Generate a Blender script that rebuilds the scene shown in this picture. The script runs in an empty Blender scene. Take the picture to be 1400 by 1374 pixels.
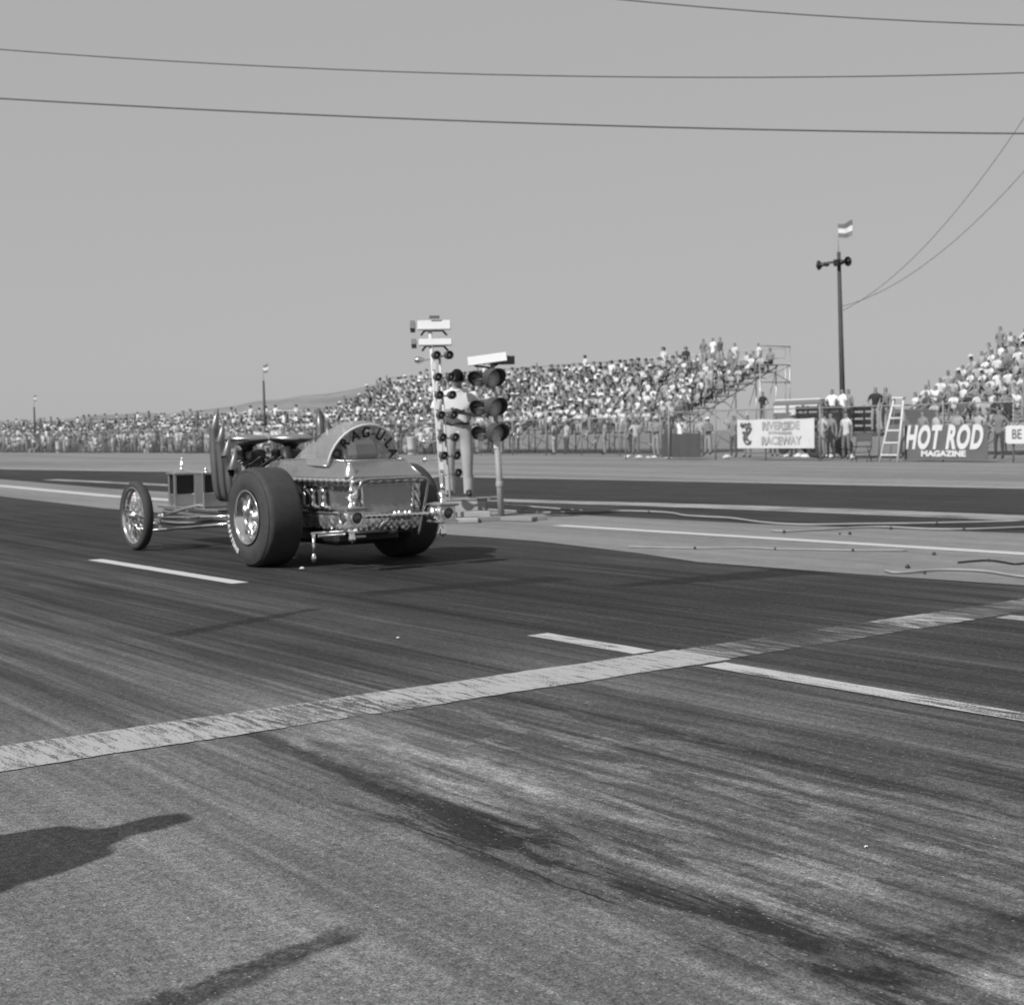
import bpy, math, random
import numpy as np
from mathutils import Vector, Matrix, Euler
random.seed(7)
rnd = random.Random(11)
D = bpy.data
scn = bpy.context.scene
COL = scn.collection
R_ = math.radians

# ------------------------------------------------------------------ camera maths (design helpers: pixel -> place on a plane)
F_, CX_, CY_, H_ = 1925.0, 700.0, 687.0, 1.12
ROT = np.array([[0.79742379, -0.04151359, 0.60198997], [-0.6032337, -0.03007681, 0.79699717], [-0.01498028, -0.99868514, -0.04902636]])
def ray(px, py): return ROT @ np.array([px - CX_, py - CY_, F_])
def G(px, py, z=0.0):
    r = ray(px, py); t = (z - H_) / r[2]
    return Vector((r[0] * t, r[1] * t, z))
def PX(px, py, X):
    r = ray(px, py); t = X / r[0]
    return Vector((X, r[1] * t, H_ + r[2] * t))

cam_d = D.cameras.new('camera'); cam = D.objects.new('camera', cam_d); COL.objects.link(cam)
right, up, fwd = ROT[:, 0], -ROT[:, 1], ROT[:, 2]
cam.matrix_world = Matrix(((right[0], up[0], -fwd[0], 0), (right[1], up[1], -fwd[1], 0), (right[2], up[2], -fwd[2], H_), (0, 0, 0, 1)))
cam_d.sensor_fit = 'HORIZONTAL'; cam_d.sensor_width = 36; cam_d.lens = F_ / 1400 * 36
cam_d.clip_start = 0.1; cam_d.clip_end = 30000
cam_d.dof.use_dof = True; cam_d.dof.focus_distance = 4.3; cam_d.dof.aperture_fstop = 7.0
scn.camera = cam

# ------------------------------------------------------------------ light
SUN_EL, SUN_AZ = 41.0, 9.0          # shadows run towards +X, turned AZ degrees towards +Y
sd = Vector((math.cos(R_(SUN_AZ)) * math.cos(R_(SUN_EL)), math.sin(R_(SUN_AZ)) * math.cos(R_(SUN_EL)), -math.sin(R_(SUN_EL))))
sl = D.lights.new('sun', 'SUN'); so = D.objects.new('sun', sl); COL.objects.link(so)
sl.energy = 5.0; sl.angle = R_(0.6); sl.color = (1, 1, 1)
so.rotation_euler = sd.to_track_quat('-Z', 'Y').to_euler(); so.location = (-20, -5, 25)
w = D.worlds.new('World'); scn.world = w; w.use_nodes = True
nt = w.node_tree; nt.nodes.clear()
sky = nt.nodes.new('ShaderNodeTexSky'); sky.sky_type = 'NISHITA'; sky.sun_disc = False
sky.sun_elevation = R_(SUN_EL); sky.sun_rotation = R_(-(90 + SUN_AZ)); sky.air_density = 1.0; sky.dust_density = 1.0
bw = nt.nodes.new('ShaderNodeRGBToBW')
pw = nt.nodes.new('ShaderNodeMath'); pw.operation = 'POWER'; pw.inputs[1].default_value = 0.12
ml = nt.nodes.new('ShaderNodeMath'); ml.operation = 'MULTIPLY'; ml.inputs[1].default_value = 3.75
bg = nt.nodes.new('ShaderNodeBackground'); bg.inputs[1].default_value = 0.10
ow = nt.nodes.new('ShaderNodeOutputWorld')
nt.links.new(sky.outputs[0], bw.inputs[0]); nt.links.new(bw.outputs[0], pw.inputs[0]); nt.links.new(pw.outputs[0], ml.inputs[0])
nt.links.new(ml.outputs[0], bg.inputs[0]); nt.links.new(bg.outputs[0], ow.inputs[0])
vs = scn.view_settings
vs.view_transform = 'Standard'; vs.look = 'None'; vs.exposure = 0; vs.gamma = 1; vs.use_curve_mapping = False
scn.render.engine = 'CYCLES'
scn.cycles.max_bounces = 6; scn.cycles.transparent_max_bounces = 12

# ------------------------------------------------------------------ materials (a black and white photograph: greys only)
class N:
    """tiny node helper"""
    def __init__(s, name):
        s.m = D.materials.new(name); s.m.use_nodes = True; s.t = s.m.node_tree
        s.b = s.t.nodes['Principled BSDF']; s.out = s.t.nodes['Material Output']
    def n(s, typ, **kw):
        o = s.t.nodes.new(typ)
        for k, v in kw.items():
            setattr(o, k, v)
        return o
    def link(s, a, b): s.t.links.new(a, b)
    def val(s, sock, x):
        if isinstance(x, (int, float)): sock.default_value = x
        else: s.link(x, sock)
    def math(s, op, a, b=0.0, c=None, clamp=False):
        o = s.n('ShaderNodeMath', operation=op, use_clamp=clamp); s.val(o.inputs[0], a); s.val(o.inputs[1], b)
        if c is not None: s.val(o.inputs[2], c)
        return o.outputs[0]
    def coord(s, kind='Object'): return s.n('ShaderNodeTexCoord').outputs[kind]
    def mapping(s, v, scale=(1, 1, 1), loc=(0, 0, 0), rot=(0, 0, 0)):
        o = s.n('ShaderNodeMapping'); s.link(v, o.inputs[0]); o.inputs['Scale'].default_value = scale
        o.inputs['Location'].default_value = loc; o.inputs['Rotation'].default_value = rot
        return o.outputs[0]
    def noise(s, v, scale, detail=3, rough=0.55, dist=0.0):
        o = s.n('ShaderNodeTexNoise'); s.link(v, o.inputs['Vector']); o.inputs['Scale'].default_value = scale
        o.inputs['Detail'].default_value = detail; o.inputs['Roughness'].default_value = rough; o.inputs['Distortion'].default_value = dist
        return o.outputs['Fac']
    def ramp(s, x, stops, interp='LINEAR'):
        o = s.n('ShaderNodeValToRGB'); s.val(o.inputs[0], x); e = o.color_ramp.elements; o.color_ramp.interpolation = interp
        while len(e) < len(stops): e.new(0.5)
        for i, (p, g) in enumerate(stops): e[i].position = p; e[i].color = (g, g, g, 1)
        return s.math('ADD', o.outputs[0], 0.0)
    def smooth(s, x, a, b):
        o = s.n('ShaderNodeMapRange', interpolation_type='SMOOTHSTEP'); s.val(o.inputs[0], x)
        o.inputs[1].default_value = a; o.inputs[2].default_value = b
        return o.outputs[0]
    def mix(s, f, a, b):   # a*(1-f)+b*f
        return s.math('ADD', s.math('MULTIPLY', a, s.math('SUBTRACT', 1.0, f)), s.math('MULTIPLY', b, f))
    def base(s, v):
        o = s.n('ShaderNodeCombineColor')
        for i in range(3): s.val(o.inputs[i], v)
        s.link(o.outputs[0], s.b.inputs['Base Color'])
    def bump(s, h, strength=0.5, dist=0.01):
        o = s.n('ShaderNodeBump'); s.val(o.inputs['Height'], h); o.inputs['Strength'].default_value = strength; o.inputs['Distance'].default_value = dist
        s.link(o.outputs[0], s.b.inputs['Normal'])

_M = {}
def mat(name, g=0.3, rough=0.6, metal=0.0, var=0.18, scale=9.0, bump=0.0, bscale=60.0, spec=0.5, coat=0.0):
    if name in _M: return _M[name]
    k = N(name); k.b.inputs['Roughness'].default_value = rough; k.b.inputs['Metallic'].default_value = metal
    k.b.inputs['Specular IOR Level'].default_value = spec; k.b.inputs['Coat Weight'].default_value = coat
    c = k.coord()
    nz = k.noise(c, scale, 4, 0.6)
    k.base(k.math('MULTIPLY', g, k.math('ADD', 1 - var, k.math('MULTIPLY', nz, 2 * var))))
    if rough > 0.05:
        k.val(k.b.inputs['Roughness'], k.math('ADD', rough - 0.06, k.math('MULTIPLY', k.noise(c, scale * 3.1, 3), 0.14), clamp=True))
    if bump: k.bump(k.noise(c, bscale, 4), bump, 0.01)
    _M[name] = k.m
    return k.m

gold = mat('gold_metallic_paint', 0.37, 0.27, 0.8, 0.22, 7, 0.04, 20, coat=.3)
pipem = mat('heat_stained_pipe', .20, .42, .8, .3, 9)
pipe_mouth_black = mat('pipe_mouth_black', .006, 1.0, 0, .2, 10, spec=0.0)  # flat black lining of the exhaust pipe mouths
golddk = mat('dark_gold_panel', 0.34, 0.45, 0.35, 0.15, 10)
goldlt = mat('bright_gold_trim', 0.62, 0.28, 0.9, 0.2, 40, 0.25, 90)
chrome = mat('chrome_plate', 0.80, 0.12, 1.0, 0.06, 20)
dullchrome = mat('dull_chrome', 0.55, 0.32, 1.0, 0.2, 25)
steel = mat('steel_tube', 0.40, 0.4, 0.8, 0.2, 20)
rubber = mat('tyre_rubber', 0.043, 0.78, 0, 0.35, 12, 0.1, 80, 0.3)
blackp = mat('black_paint', 0.012, 0.45, 0, 0.2, 20)
engblk = mat('engine_iron', 0.03, 0.5, 0.3, 0.4, 20)
white = mat('white_paint', 0.56, 0.55, 0, 0.08, 8)
offwhite = mat('off_white_paint', 0.52, 0.6, 0, 0.12, 10)
greyp = mat('grey_paint', 0.24, 0.55, 0, 0.15, 12)
midgrey = mat('mid_grey_paint', 0.13, 0.6, 0, 0.15, 12)
darkgrey = mat('dark_grey_paint', 0.055, 0.6, 0, 0.2, 12)
wood = mat('weathered_pole_wood', 0.05, 0.85, 0, 0.35, 6, 0.4, 30)
plank = mat('bench_plank', 0.20, 0.8, 0, 0.3, 4)
concrete = mat('pale_concrete_block', 0.30, 0.85, 0, 0.15, 10, 0.2, 60)
hose = mat('cable_cover', 0.25, 0.7, 0, 0.25, 5)
cloth = mat('canvas_banner', 0.50, 0.8, 0, 0.12, 2.0, .9, 3.2)
clothdk = mat('dark_banner', 0.105, 0.8, 0, 0.2, 2.0, .8, 3.5)
inkgrey = mat('faded_lettering', 0.30, 0.8, 0, 0.15, 6)
inkdk = mat('dark_lettering', 0.10, 0.7, 0, 0.15, 8)
paper = mat('waste_paper', 0.6, 0.8, 0, 0.2, 10)
leather = mat('padded_seat_trim', 0.03, 0.6, 0, 0.2, 12)
leatherlt = mat('pale_upholstery', 0.34, 0.7, 0, 0.2, 12)
lensdk = mat('lamp_glass', 0.06, 0.08, 0, 0.2, 6, coat=0.6)
lensred = mat('signal_lens', 0.48, 0.12, 0, 0.3, 12, coat=0.6)
linkwire = mat('galvanised_wire', 0.17, 0.6, 0.3, 0.2, 3)
cablem = mat('overhead_cable_black', 0.10, 0.7, 0, 0.2, 3)

def glass(name, g, alpha, rough=0.08):
    k = N(name); c = k.coord()
    k.base(k.math('MULTIPLY', g, k.math('ADD', 0.8, k.math('MULTIPLY', k.noise(c, 9, 4), 0.4))))
    k.b.inputs['Roughness'].default_value = rough
    tr = k.n('ShaderNodeBsdfTransparent'); mx = k.n('ShaderNodeMixShader'); mx.inputs[0].default_value = alpha
    k.link(tr.outputs[0], mx.inputs[1]); k.link(k.b.outputs[0], mx.inputs[2]); k.link(mx.outputs[0], k.out.inputs[0])
    return k.m
bubble = glass('tinted_bubble', 0.32, 0.56, 0.07)
rearpane = glass('rear_pane', 0.30, 0.34, 0.10)

def objcol(name, lo, hi, use_color=False, rough=0.8):
    k = N(name); k.b.inputs['Roughness'].default_value = rough
    oi = k.n('ShaderNodeObjectInfo')
    if use_color: v = k.math('ADD', oi.outputs['Color'], 0.0)
    else: v = k.math('ADD', lo, k.math('MULTIPLY', k.math('FRACT', k.math('MULTIPLY', oi.outputs['Random'], 7.31)), hi - lo))
    k.base(k.math('MULTIPLY', v, k.math('ADD', 0.85, k.math('MULTIPLY', k.noise(k.coord(), 6, 3), 0.3))))
    return k.m
crowd_shirt = objcol('spectator_shirt', 0, 0, True)
crowd_trouser = objcol('spectator_trousers', 0.04, 0.34)
crowd_skin = mat('spectator_skin', 0.20, 0.7, 0, 0.15, 8)
crowd_hair = objcol('spectator_hair', 0.015, 0.10)
hatm = mat('straw_hat', 0.46, 0.8, 0, 0.1, 8)
k = N('crowd_cloth'); at = k.n('ShaderNodeAttribute', attribute_name='tone'); k.link(at.outputs['Color'], k.b.inputs['Base Color']); k.b.inputs['Roughness'].default_value = 0.8
crowd_stuff_m = k.m

# ------------------------------------------------------------------ mesh builder
class MB:
    def __init__(s): s.v = []; s.f = []; s.s = []; s.mi = []
    def add(s, vs, fs, smooth=False, mi=0):
        o = len(s.v); s.v += [tuple(p) for p in vs]
        for f in fs: s.f.append(tuple(i + o for i in f)); s.s.append(smooth); s.mi.append(mi)
        return s
    def box(s, c, d, rot=None, bev=0.0, mi=0):
        x, y, z = d[0] / 2, d[1] / 2, d[2] / 2
        M = (rot if isinstance(rot, Matrix) else Euler(rot or (0, 0, 0)).to_matrix())
        c = Vector(c)
        b = min(bev, x * .9, y * .9, z * .9)
        if b <= 0:
            P = [(a * x, e * y, g * z) for a in (-1, 1) for e in (-1, 1) for g in (-1, 1)]
            fs = [(0, 1, 3, 2), (4, 6, 7, 5), (0, 4, 5, 1), (2, 3, 7, 6), (0, 2, 6, 4), (1, 5, 7, 3)]
            s.add([c + M @ Vector(p) for p in P], fs, False, mi); return s
        idx = {}; P = []
        for a in (-1, 1):
            for e in (-1, 1):
                for g in (-1, 1):
                    for ax in range(3):
                        q = [a * (x - b), e * (y - b), g * (z - b)]
                        q[ax] = (a * x, e * y, g * z)[ax]
                        idx[(a, e, g, ax)] = len(P); P.append(q)
        fs = []
        for ax in range(3):
            o1, o2 = (ax + 1) % 3, (ax + 2) % 3
            for sgn in (-1, 1):
                L = []
                for p, q in ((-1, -1), (1, -1), (1, 1), (-1, 1)):
                    t = [0, 0, 0]; t[ax] = sgn; t[o1] = p; t[o2] = q; L.append(idx[(*t, ax)])
                fs.append(tuple(L if sgn > 0 else L[::-1]))
                for q in (-1, 1):   # edges along o1 between ax and o2 faces
                    t0 = [0, 0, 0]; t1 = [0, 0, 0]
                    t0[ax] = t1[ax] = sgn; t0[o2] = t1[o2] = q; t0[o1] = -1; t1[o1] = 1
                    L = [idx[(*t0, ax)], idx[(*t1, ax)], idx[(*t1, o2)], idx[(*t0, o2)]]
                    fs.append(tuple(L))
        for a in (-1, 1):
            for e in (-1, 1):
                for g in (-1, 1): fs.append(tuple(idx[(a, e, g, ax)] for ax in range(3)))
        s.add([c + M @ Vector(p) for p in P], fs, False, mi); return s
    def tube(s, pts, r, n=10, caps=True, lobes=0, twist=0.0, depth=0.25, closed=False, mi=0):
        pts = [Vector(p) for p in pts]; m = len(pts)
        rr = r if isinstance(r, (list, tuple)) else [r] * m
        T = []
        for i in range(m):
            a, b = pts[max(i - 1, 0)], pts[min(i + 1, m - 1)]
            if closed: a, b = pts[i - 1], pts[(i + 1) % m]
            d = b - a; T.append(d.normalized() if d.length > 1e-9 else Vector((0, 0, 1)))
        u = T[0].orthogonal().normalized(); V = []; L = 0
        for i in range(m):
            u = (u - T[i] * u.dot(T[i])); u = u.normalized() if u.length > 1e-6 else T[i].orthogonal().normalized()
            w_ = T[i].cross(u)
            if i: L += (pts[i] - pts[i - 1]).length
            for j in range(n):
                a = 2 * math.pi * j / n
                q = rr[i] * (1 + depth * math.cos(lobes * a + twist * L) if lobes else 1)
                V.append(pts[i] + (u * math.cos(a) + w_ * math.sin(a)) * q)
        fs = []
        for i in range(m if closed else m - 1):
            for j in range(n):
                a, b = i * n, ((i + 1) % m) * n
                fs.append((a + j, a + (j + 1) % n, b + (j + 1) % n, b + j))
        s.add(V, fs, True, mi)
        if caps and not closed:
            o = len(s.v) - len(V)
            s.f.append(tuple(o + j for j in range(n))[::-1]); s.s.append(False); s.mi.append(mi)
            s.f.append(tuple(o + (m - 1) * n + j for j in range(n))); s.s.append(False); s.mi.append(mi)
        return s
    def rope(s, pts, r, step=0.012, lobes=3, pitch=0.09, n=12, depth=0.3):
        P = []
        pts = [Vector(p) for p in pts]
        for a, b in zip(pts[:-1], pts[1:]):
            k_ = max(2, int((b - a).length / step))
            P += [a.lerp(b, i / k_) for i in range(k_)]
        P.append(pts[-1])
        return s.tube(P, r, n, True, lobes, 2 * math.pi / pitch, depth)
    def lathe(s, prof, org=(0, 0, 0), axis=(0, 0, 1), n=20, mi=0, smooth=True):
        org = Vector(org); ax = Vector(axis).normalized(); u = ax.orthogonal().normalized(); w_ = ax.cross(u)
        V = []
        for r, h in prof:
            for j in range(n):
                a = 2 * math.pi * j / n; V.append(org + ax * h + (u * math.cos(a) + w_ * math.sin(a)) * max(r, 1e-5))
        fs = [(i * n + j, i * n + (j + 1) % n, (i + 1) * n + (j + 1) % n, (i + 1) * n + j) for i in range(len(prof) - 1) for j in range(n)]
        s.add(V, fs, smooth, mi); return s
    def prism(s, poly, z0, z1, M=None, mi=0):     # poly in local xy, extruded along local z
        M = M or Matrix.Identity(4); n = len(poly)
        V = [M @ Vector((x, y, z0)) for x, y in poly] + [M @ Vector((x, y, z1)) for x, y in poly]
        fs = [tuple(range(n))[::-1], tuple(range(n, 2 * n))] + [(i, (i + 1) % n, n + (i + 1) % n, n + i) for i in range(n)]
        s.add(V, fs, False, mi); return s
    def loft(s, rings, smooth=False, caps=True, closed=True, mi=0):
        n = len(rings[0]); V = [p for r in rings for p in r]; fs = []
        for i in range(len(rings) - 1):
            for j in range(n if closed else n - 1):
                fs.append((i * n + j, i * n + (j + 1) % n, (i + 1) * n + (j + 1) % n, (i + 1) * n + j))
        if caps: fs += [tuple(range(n))[::-1], tuple((len(rings) - 1) * n + j for j in range(n))]
        s.add(V, fs, smooth, mi); return s
    def build(s, name, m, parent=None, loc=None, autosmooth=True):
        me = D.meshes.new(name); me.from_pydata(s.v, [], s.f)
        me.polygons.foreach_set('use_smooth', s.s); 
        for x in (m if isinstance(m, (list, tuple)) else [m]): me.materials.append(x)
        me.polygons.foreach_set('material_index', s.mi)
        me.update()
        import bmesh
        b = bmesh.new(); b.from_mesh(me); bmesh.ops.recalc_face_normals(b, faces=b.faces); b.to_mesh(me); b.free()
        o = D.objects.new(name, me); COL.objects.link(o)
        if parent: o.parent = parent
        if loc is not None: o.location = loc
        return o

def tag(o, label=None, cat=None, group=None, kind=None):
    if label: o['label'] = label
    if cat: o['category'] = cat
    if group: o['group'] = group
    if kind: o['kind'] = kind
    return o
def empty(name, loc, rz=0.0, **kw):
    o = D.objects.new(name, None); COL.objects.link(o); o.location = loc; o.rotation_euler = (0, 0, rz); o.empty_display_size = 0.2
    return tag(o, **kw)

def text_mb(txt, size, thick=0.004, bold=0.0, shear=0.0, sx=1.0, spacing=1.0, align='CENTER'):
    cu = D.curves.new('lettering', 'FONT'); cu.body = txt; cu.size = size; cu.extrude = thick / 2; cu.offset = bold; cu.shear = shear
    cu.space_character = spacing; cu.align_x = align; cu.align_y = 'CENTER'; cu.resolution_u = 4
    ob = D.objects.new('lettering_source', cu); COL.objects.link(ob)
    dg = bpy.context.evaluated_depsgraph_get(); me = D.meshes.new_from_object(ob.evaluated_get(dg))
    V = [Vector((v.co.x * sx, v.co.y, v.co.z)) for v in me.vertices]; Fc = [tuple(p.vertices) for p in me.polygons]
    D.objects.remove(ob); D.curves.remove(cu); D.meshes.remove(me)
    return V, Fc

# ------------------------------------------------------------------ ground, track
def sheet(name, poly, z, m, kind='structure'):
    mb = MB(); mb.add([(x, y, z) for x, y in poly], [tuple(range(len(poly)))]); o = mb.build(name, m); tag(o, kind=kind); return o
# -- asphalt
def asphalt_material():
    k = N('drag_strip_asphalt'); c = k.coord(); sep = k.n('ShaderNodeSeparateXYZ'); k.link(c, sep.inputs[0]); X, Y = sep.outputs[0], sep.outputs[1]
    wob = k.noise(k.mapping(c, (0.6, 0.10, 1)), 1.0, 3)
    xx = k.math('ADD', X, k.math('MULTIPLY', k.math('SUBTRACT', wob, 0.5), 0.9))
    prof = k.ramp(k.math('DIVIDE', xx, 24.0), [(0.0, .150), (1.4 / 24, .140), (2.05 / 24, .128), (2.3 / 24, .076), (2.5 / 24, .140), (2.8 / 24, .135), (3.0 / 24, .076), (3.75 / 24, .060), (4.05 / 24, .080), (4.8 / 24, .054), (5.6 / 24, .040), (6.6 / 24, .037), (7.5 / 24, .043), (8.6 / 24, .054), (12.3 / 24, .042), (15 / 24, .046), (20 / 24, .052)])
    past = k.smooth(Y, 4.7, 6.5)                                     # rubber laid down beyond the start line
    prof = k.math('MULTIPLY', prof, k.math('SUBTRACT', 1.0, k.math('MULTIPLY', past, 0.38)))
    st = k.noise(k.mapping(c, (5.5, 0.16, 1)), 1.0, 5, 0.6, 0.15)     # long streaks left along the strip
    st2 = k.noise(k.mapping(c, (24, 0.5, 1), (3, 1, 0)), 1.0, 4, 0.6, 0.1)
    blot = k.noise(c, 0.85, 5, 0.62)
    stf = k.math('ADD', 0.30, k.math('MULTIPLY', k.smooth(X, 1.3, 2.5), 0.75))
    v = k.math('MULTIPLY', prof, k.math('ADD', 1.0, k.math('MULTIPLY', k.math('MULTIPLY', k.math('SUBTRACT', st, 0.5), 3.3), stf)))
    v = k.math('MULTIPLY', v, k.math('ADD', 1.0, k.math('MULTIPLY', k.math('MULTIPLY', k.math('SUBTRACT', st2, 0.5), 2.3), stf)))
    v = k.math('MULTIPLY', v, k.math('ADD', 0.45, k.math('MULTIPLY', blot, 1.10)))
    # torn rubber: ragged pale islands where the surface shows through
    rag = k.noise(k.mapping(c, (3.2, 0.75, 1), (7, 2, 0)), 2.2, 8, 0.72, 0.4)
    bandx = k.math('MULTIPLY', k.smooth(X, 2.2, 2.6), k.math('SUBTRACT', 1.0, k.smooth(X, 2.9, 4.4)))
    bandy = k.math('SUBTRACT', 1.0, k.smooth(Y, 4.4, 5.1))
    worn = k.math('MULTIPLY', k.math('MULTIPLY', k.smooth(rag, 0.50, 0.60), bandx), bandy)
    v = k.math('ADD', v, k.math('MULTIPLY', worn, 0.085))
    sc = k.math('MULTIPLY', k.math('MULTIPLY', k.smooth(xx, 2.40, 2.54), k.math('SUBTRACT', 1.0, k.smooth(xx, 2.74, 2.95))), k.math('MULTIPLY', k.smooth(Y, 2.9, 3.6), k.math('SUBTRACT', 1.0, k.smooth(Y, 4.5, 4.85))))
    v = k.math('ADD', v, k.math('MULTIPLY', k.math('MULTIPLY', sc, k.smooth(rag, 0.36, 0.56)), 0.085))
    # dark groove of rubber pick-up
    rag2 = k.noise(k.mapping(c, (4.5, 0.9, 1), (1, 5, 0)), 1.8, 7, 0.7, 0.5)
    gx = k.math('MULTIPLY', k.smooth(X, 1.95, 2.25), k.math('SUBTRACT', 1.0, k.smooth(X, 2.35, 2.75)))
    gr = k.math('MULTIPLY', k.math('MULTIPLY', gx, k.smooth(rag2, 0.44, 0.56)), k.math('SUBTRACT', 1.0, k.smooth(Y, 3.2, 4.6)))
    v = k.math('MULTIPLY', v, k.math('SUBTRACT', 1.0, k.math('MULTIPLY', gr, 0.80)))
    # cracks along the lane joint
    jit = k.math('MULTIPLY', k.math('SUBTRACT', k.noise(k.mapping(c, (1, 1.4, 1)), 2.0, 5, 0.65), 0.5), 0.09)
    for xc, y0, y1, dk in ((2.17, 2.2, 3.7, .75), (3.25, 1.0, 4.5, .4), (1.62, 1.2, 2.6, .35)):
        d = k.math('ABSOLUTE', k.math('SUBTRACT', k.math('ADD', X, jit), xc))
        cr = k.math('SUBTRACT', 1.0, k.smooth(d, 0.002, 0.009))
        cr = k.math('MULTIPLY', cr, k.math('MULTIPLY', k.smooth(Y, y0, y0 + .3), k.math('SUBTRACT', 1.0, k.smooth(Y, y1 - .5, y1))))
        cr = k.math('MULTIPLY', cr, k.smooth(k.noise(c, 3.0, 3), 0.42, 0.55))
        v = k.math('MULTIPLY', v, k.math('SUBTRACT', 1.0, k.math('MULTIPLY', cr, dk)))
    # stains with their own outline, and cast shadows painted as dark bands
    jx = k.math('MULTIPLY', k.math('SUBTRACT', k.noise(c, 5.0, 6, 0.75), 0.5), 0.16)
    def stain_shadow(v, a, b, w0, w1, dark):
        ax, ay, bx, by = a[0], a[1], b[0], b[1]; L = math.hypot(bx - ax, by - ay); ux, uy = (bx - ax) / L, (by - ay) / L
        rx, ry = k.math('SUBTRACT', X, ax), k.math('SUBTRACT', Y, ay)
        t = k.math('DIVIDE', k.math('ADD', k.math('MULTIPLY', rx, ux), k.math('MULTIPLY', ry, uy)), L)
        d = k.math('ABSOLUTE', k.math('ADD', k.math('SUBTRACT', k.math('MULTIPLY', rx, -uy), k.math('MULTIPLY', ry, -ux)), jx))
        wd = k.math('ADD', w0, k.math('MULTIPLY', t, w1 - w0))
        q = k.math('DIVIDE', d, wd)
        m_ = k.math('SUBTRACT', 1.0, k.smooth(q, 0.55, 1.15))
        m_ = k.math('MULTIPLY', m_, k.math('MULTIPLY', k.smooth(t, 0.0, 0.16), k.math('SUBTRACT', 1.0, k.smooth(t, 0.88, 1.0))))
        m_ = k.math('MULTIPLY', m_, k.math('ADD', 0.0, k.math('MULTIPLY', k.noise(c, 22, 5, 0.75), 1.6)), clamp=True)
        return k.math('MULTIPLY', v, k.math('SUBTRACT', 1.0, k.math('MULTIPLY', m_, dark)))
    v = stain_shadow(v, (2.42, 5.0), (2.30, 3.5), 0.05, 0.035, 0.55)
    v = stain_shadow(v, (0.75, 2.52), (1.66, 2.76), 0.07, 0.05, 0.8)  # narrow cast shadow painted into the road colour
    v = stain_shadow(v, (3.1, 7.5), (4.6, 8.12), 0.11, 0.06, 0.7)  # thin slanting shadow, painted dark
    v = stain_shadow(v, (5.0, 8.62), (7.0, 8.40), 0.14, 0.20, 0.8)  # shadow band across the lane, painted dark
    v = stain_shadow(v, (6.6, 7.72), (8.75, 7.46), 0.09, 0.36, 0.85)  # long cast shadow painted as a widening dark band
    v = stain_shadow(v, (2.2, 1.9), (2.9, 1.75), 0.18, 0.1, 0.6)
    # aggregate
    ag = k.noise(c, 170, 3, 0.75); ag2 = k.noise(c, 40, 4, 0.7)
    vor = k.n('ShaderNodeTexVoronoi'); k.link(c, vor.inputs['Vector']); vor.inputs['Scale'].default_value = 75
    chip = k.math('SUBTRACT', 1.0, k.smooth(vor.outputs['Distance'], 0.12, 0.42))
    sepc = k.n('ShaderNodeSeparateColor'); k.link(vor.outputs['Color'], sepc.inputs[0])
    chip = k.math('MULTIPLY', chip, k.smooth(sepc.outputs[0], 0.80, 0.97))
    v = k.math('MULTIPLY', v, k.math('MAXIMUM', k.math('ADD', -0.9, k.math('MULTIPLY', ag, 3.8)), 0.05))
    v = k.math('MULTIPLY', v, k.math('ADD', 0.10, k.math('MULTIPLY', ag2, 1.8)))
    v = k.math('ADD', v, k.math('MULTIPLY', chip, 0.14))
    k.base(k.math('MAXIMUM', v, 0.008)); k.b.inputs['Roughness'].default_value = 0.82; k.b.inputs['Specular IOR Level'].default_value = 0.25
    k.bump(k.math('ADD', k.math('MULTIPLY', ag, 0.6), k.math('ADD', k.math('MULTIPLY', chip, 0.5), k.math('MULTIPLY', ag2, 0.7))), 0.8, 0.006)
    return k.m
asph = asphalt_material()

def simple_ground(name, lo, hi, stretch=(1, 1, 1), scale=0.5, grain=25, bump=0.6):
    k = N(name); c = k.coord()
    a = k.noise(k.mapping(c, stretch), scale, 6, 0.6); g = k.noise(c, grain, 4, 0.65); b2 = k.noise(c, grain * .16, 4, 0.6)
    v = k.mix(k.smooth(a, 0.3, 0.7), lo, hi)
    v = k.math('MULTIPLY', v, k.math('ADD', 0.62, k.math('MULTIPLY', g, 0.76)))
    v = k.math('MULTIPLY', v, k.math('ADD', 0.75, k.math('MULTIPLY', b2, 0.5)))
    k.base(v); k.b.inputs['Roughness'].default_value = 0.9; k.b.inputs['Specular IOR Level'].default_value = 0.2
    k.bump(g, bump, 0.02)
    return k.m
dirt_m = simple_ground('dry_dirt', 0.145, 0.225, (0.5, 0.035, 1), 1.0, 6)
median_m = simple_ground('worn_concrete_strip', 0.155, 0.215, (1.5, 0.12, 1), 1.0, 30, 0.3)
hill_m = simple_ground('dry_grass_hill', 0.17, 0.225, (1, 1, 1), 0.006, 0.05, 0.0)

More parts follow.
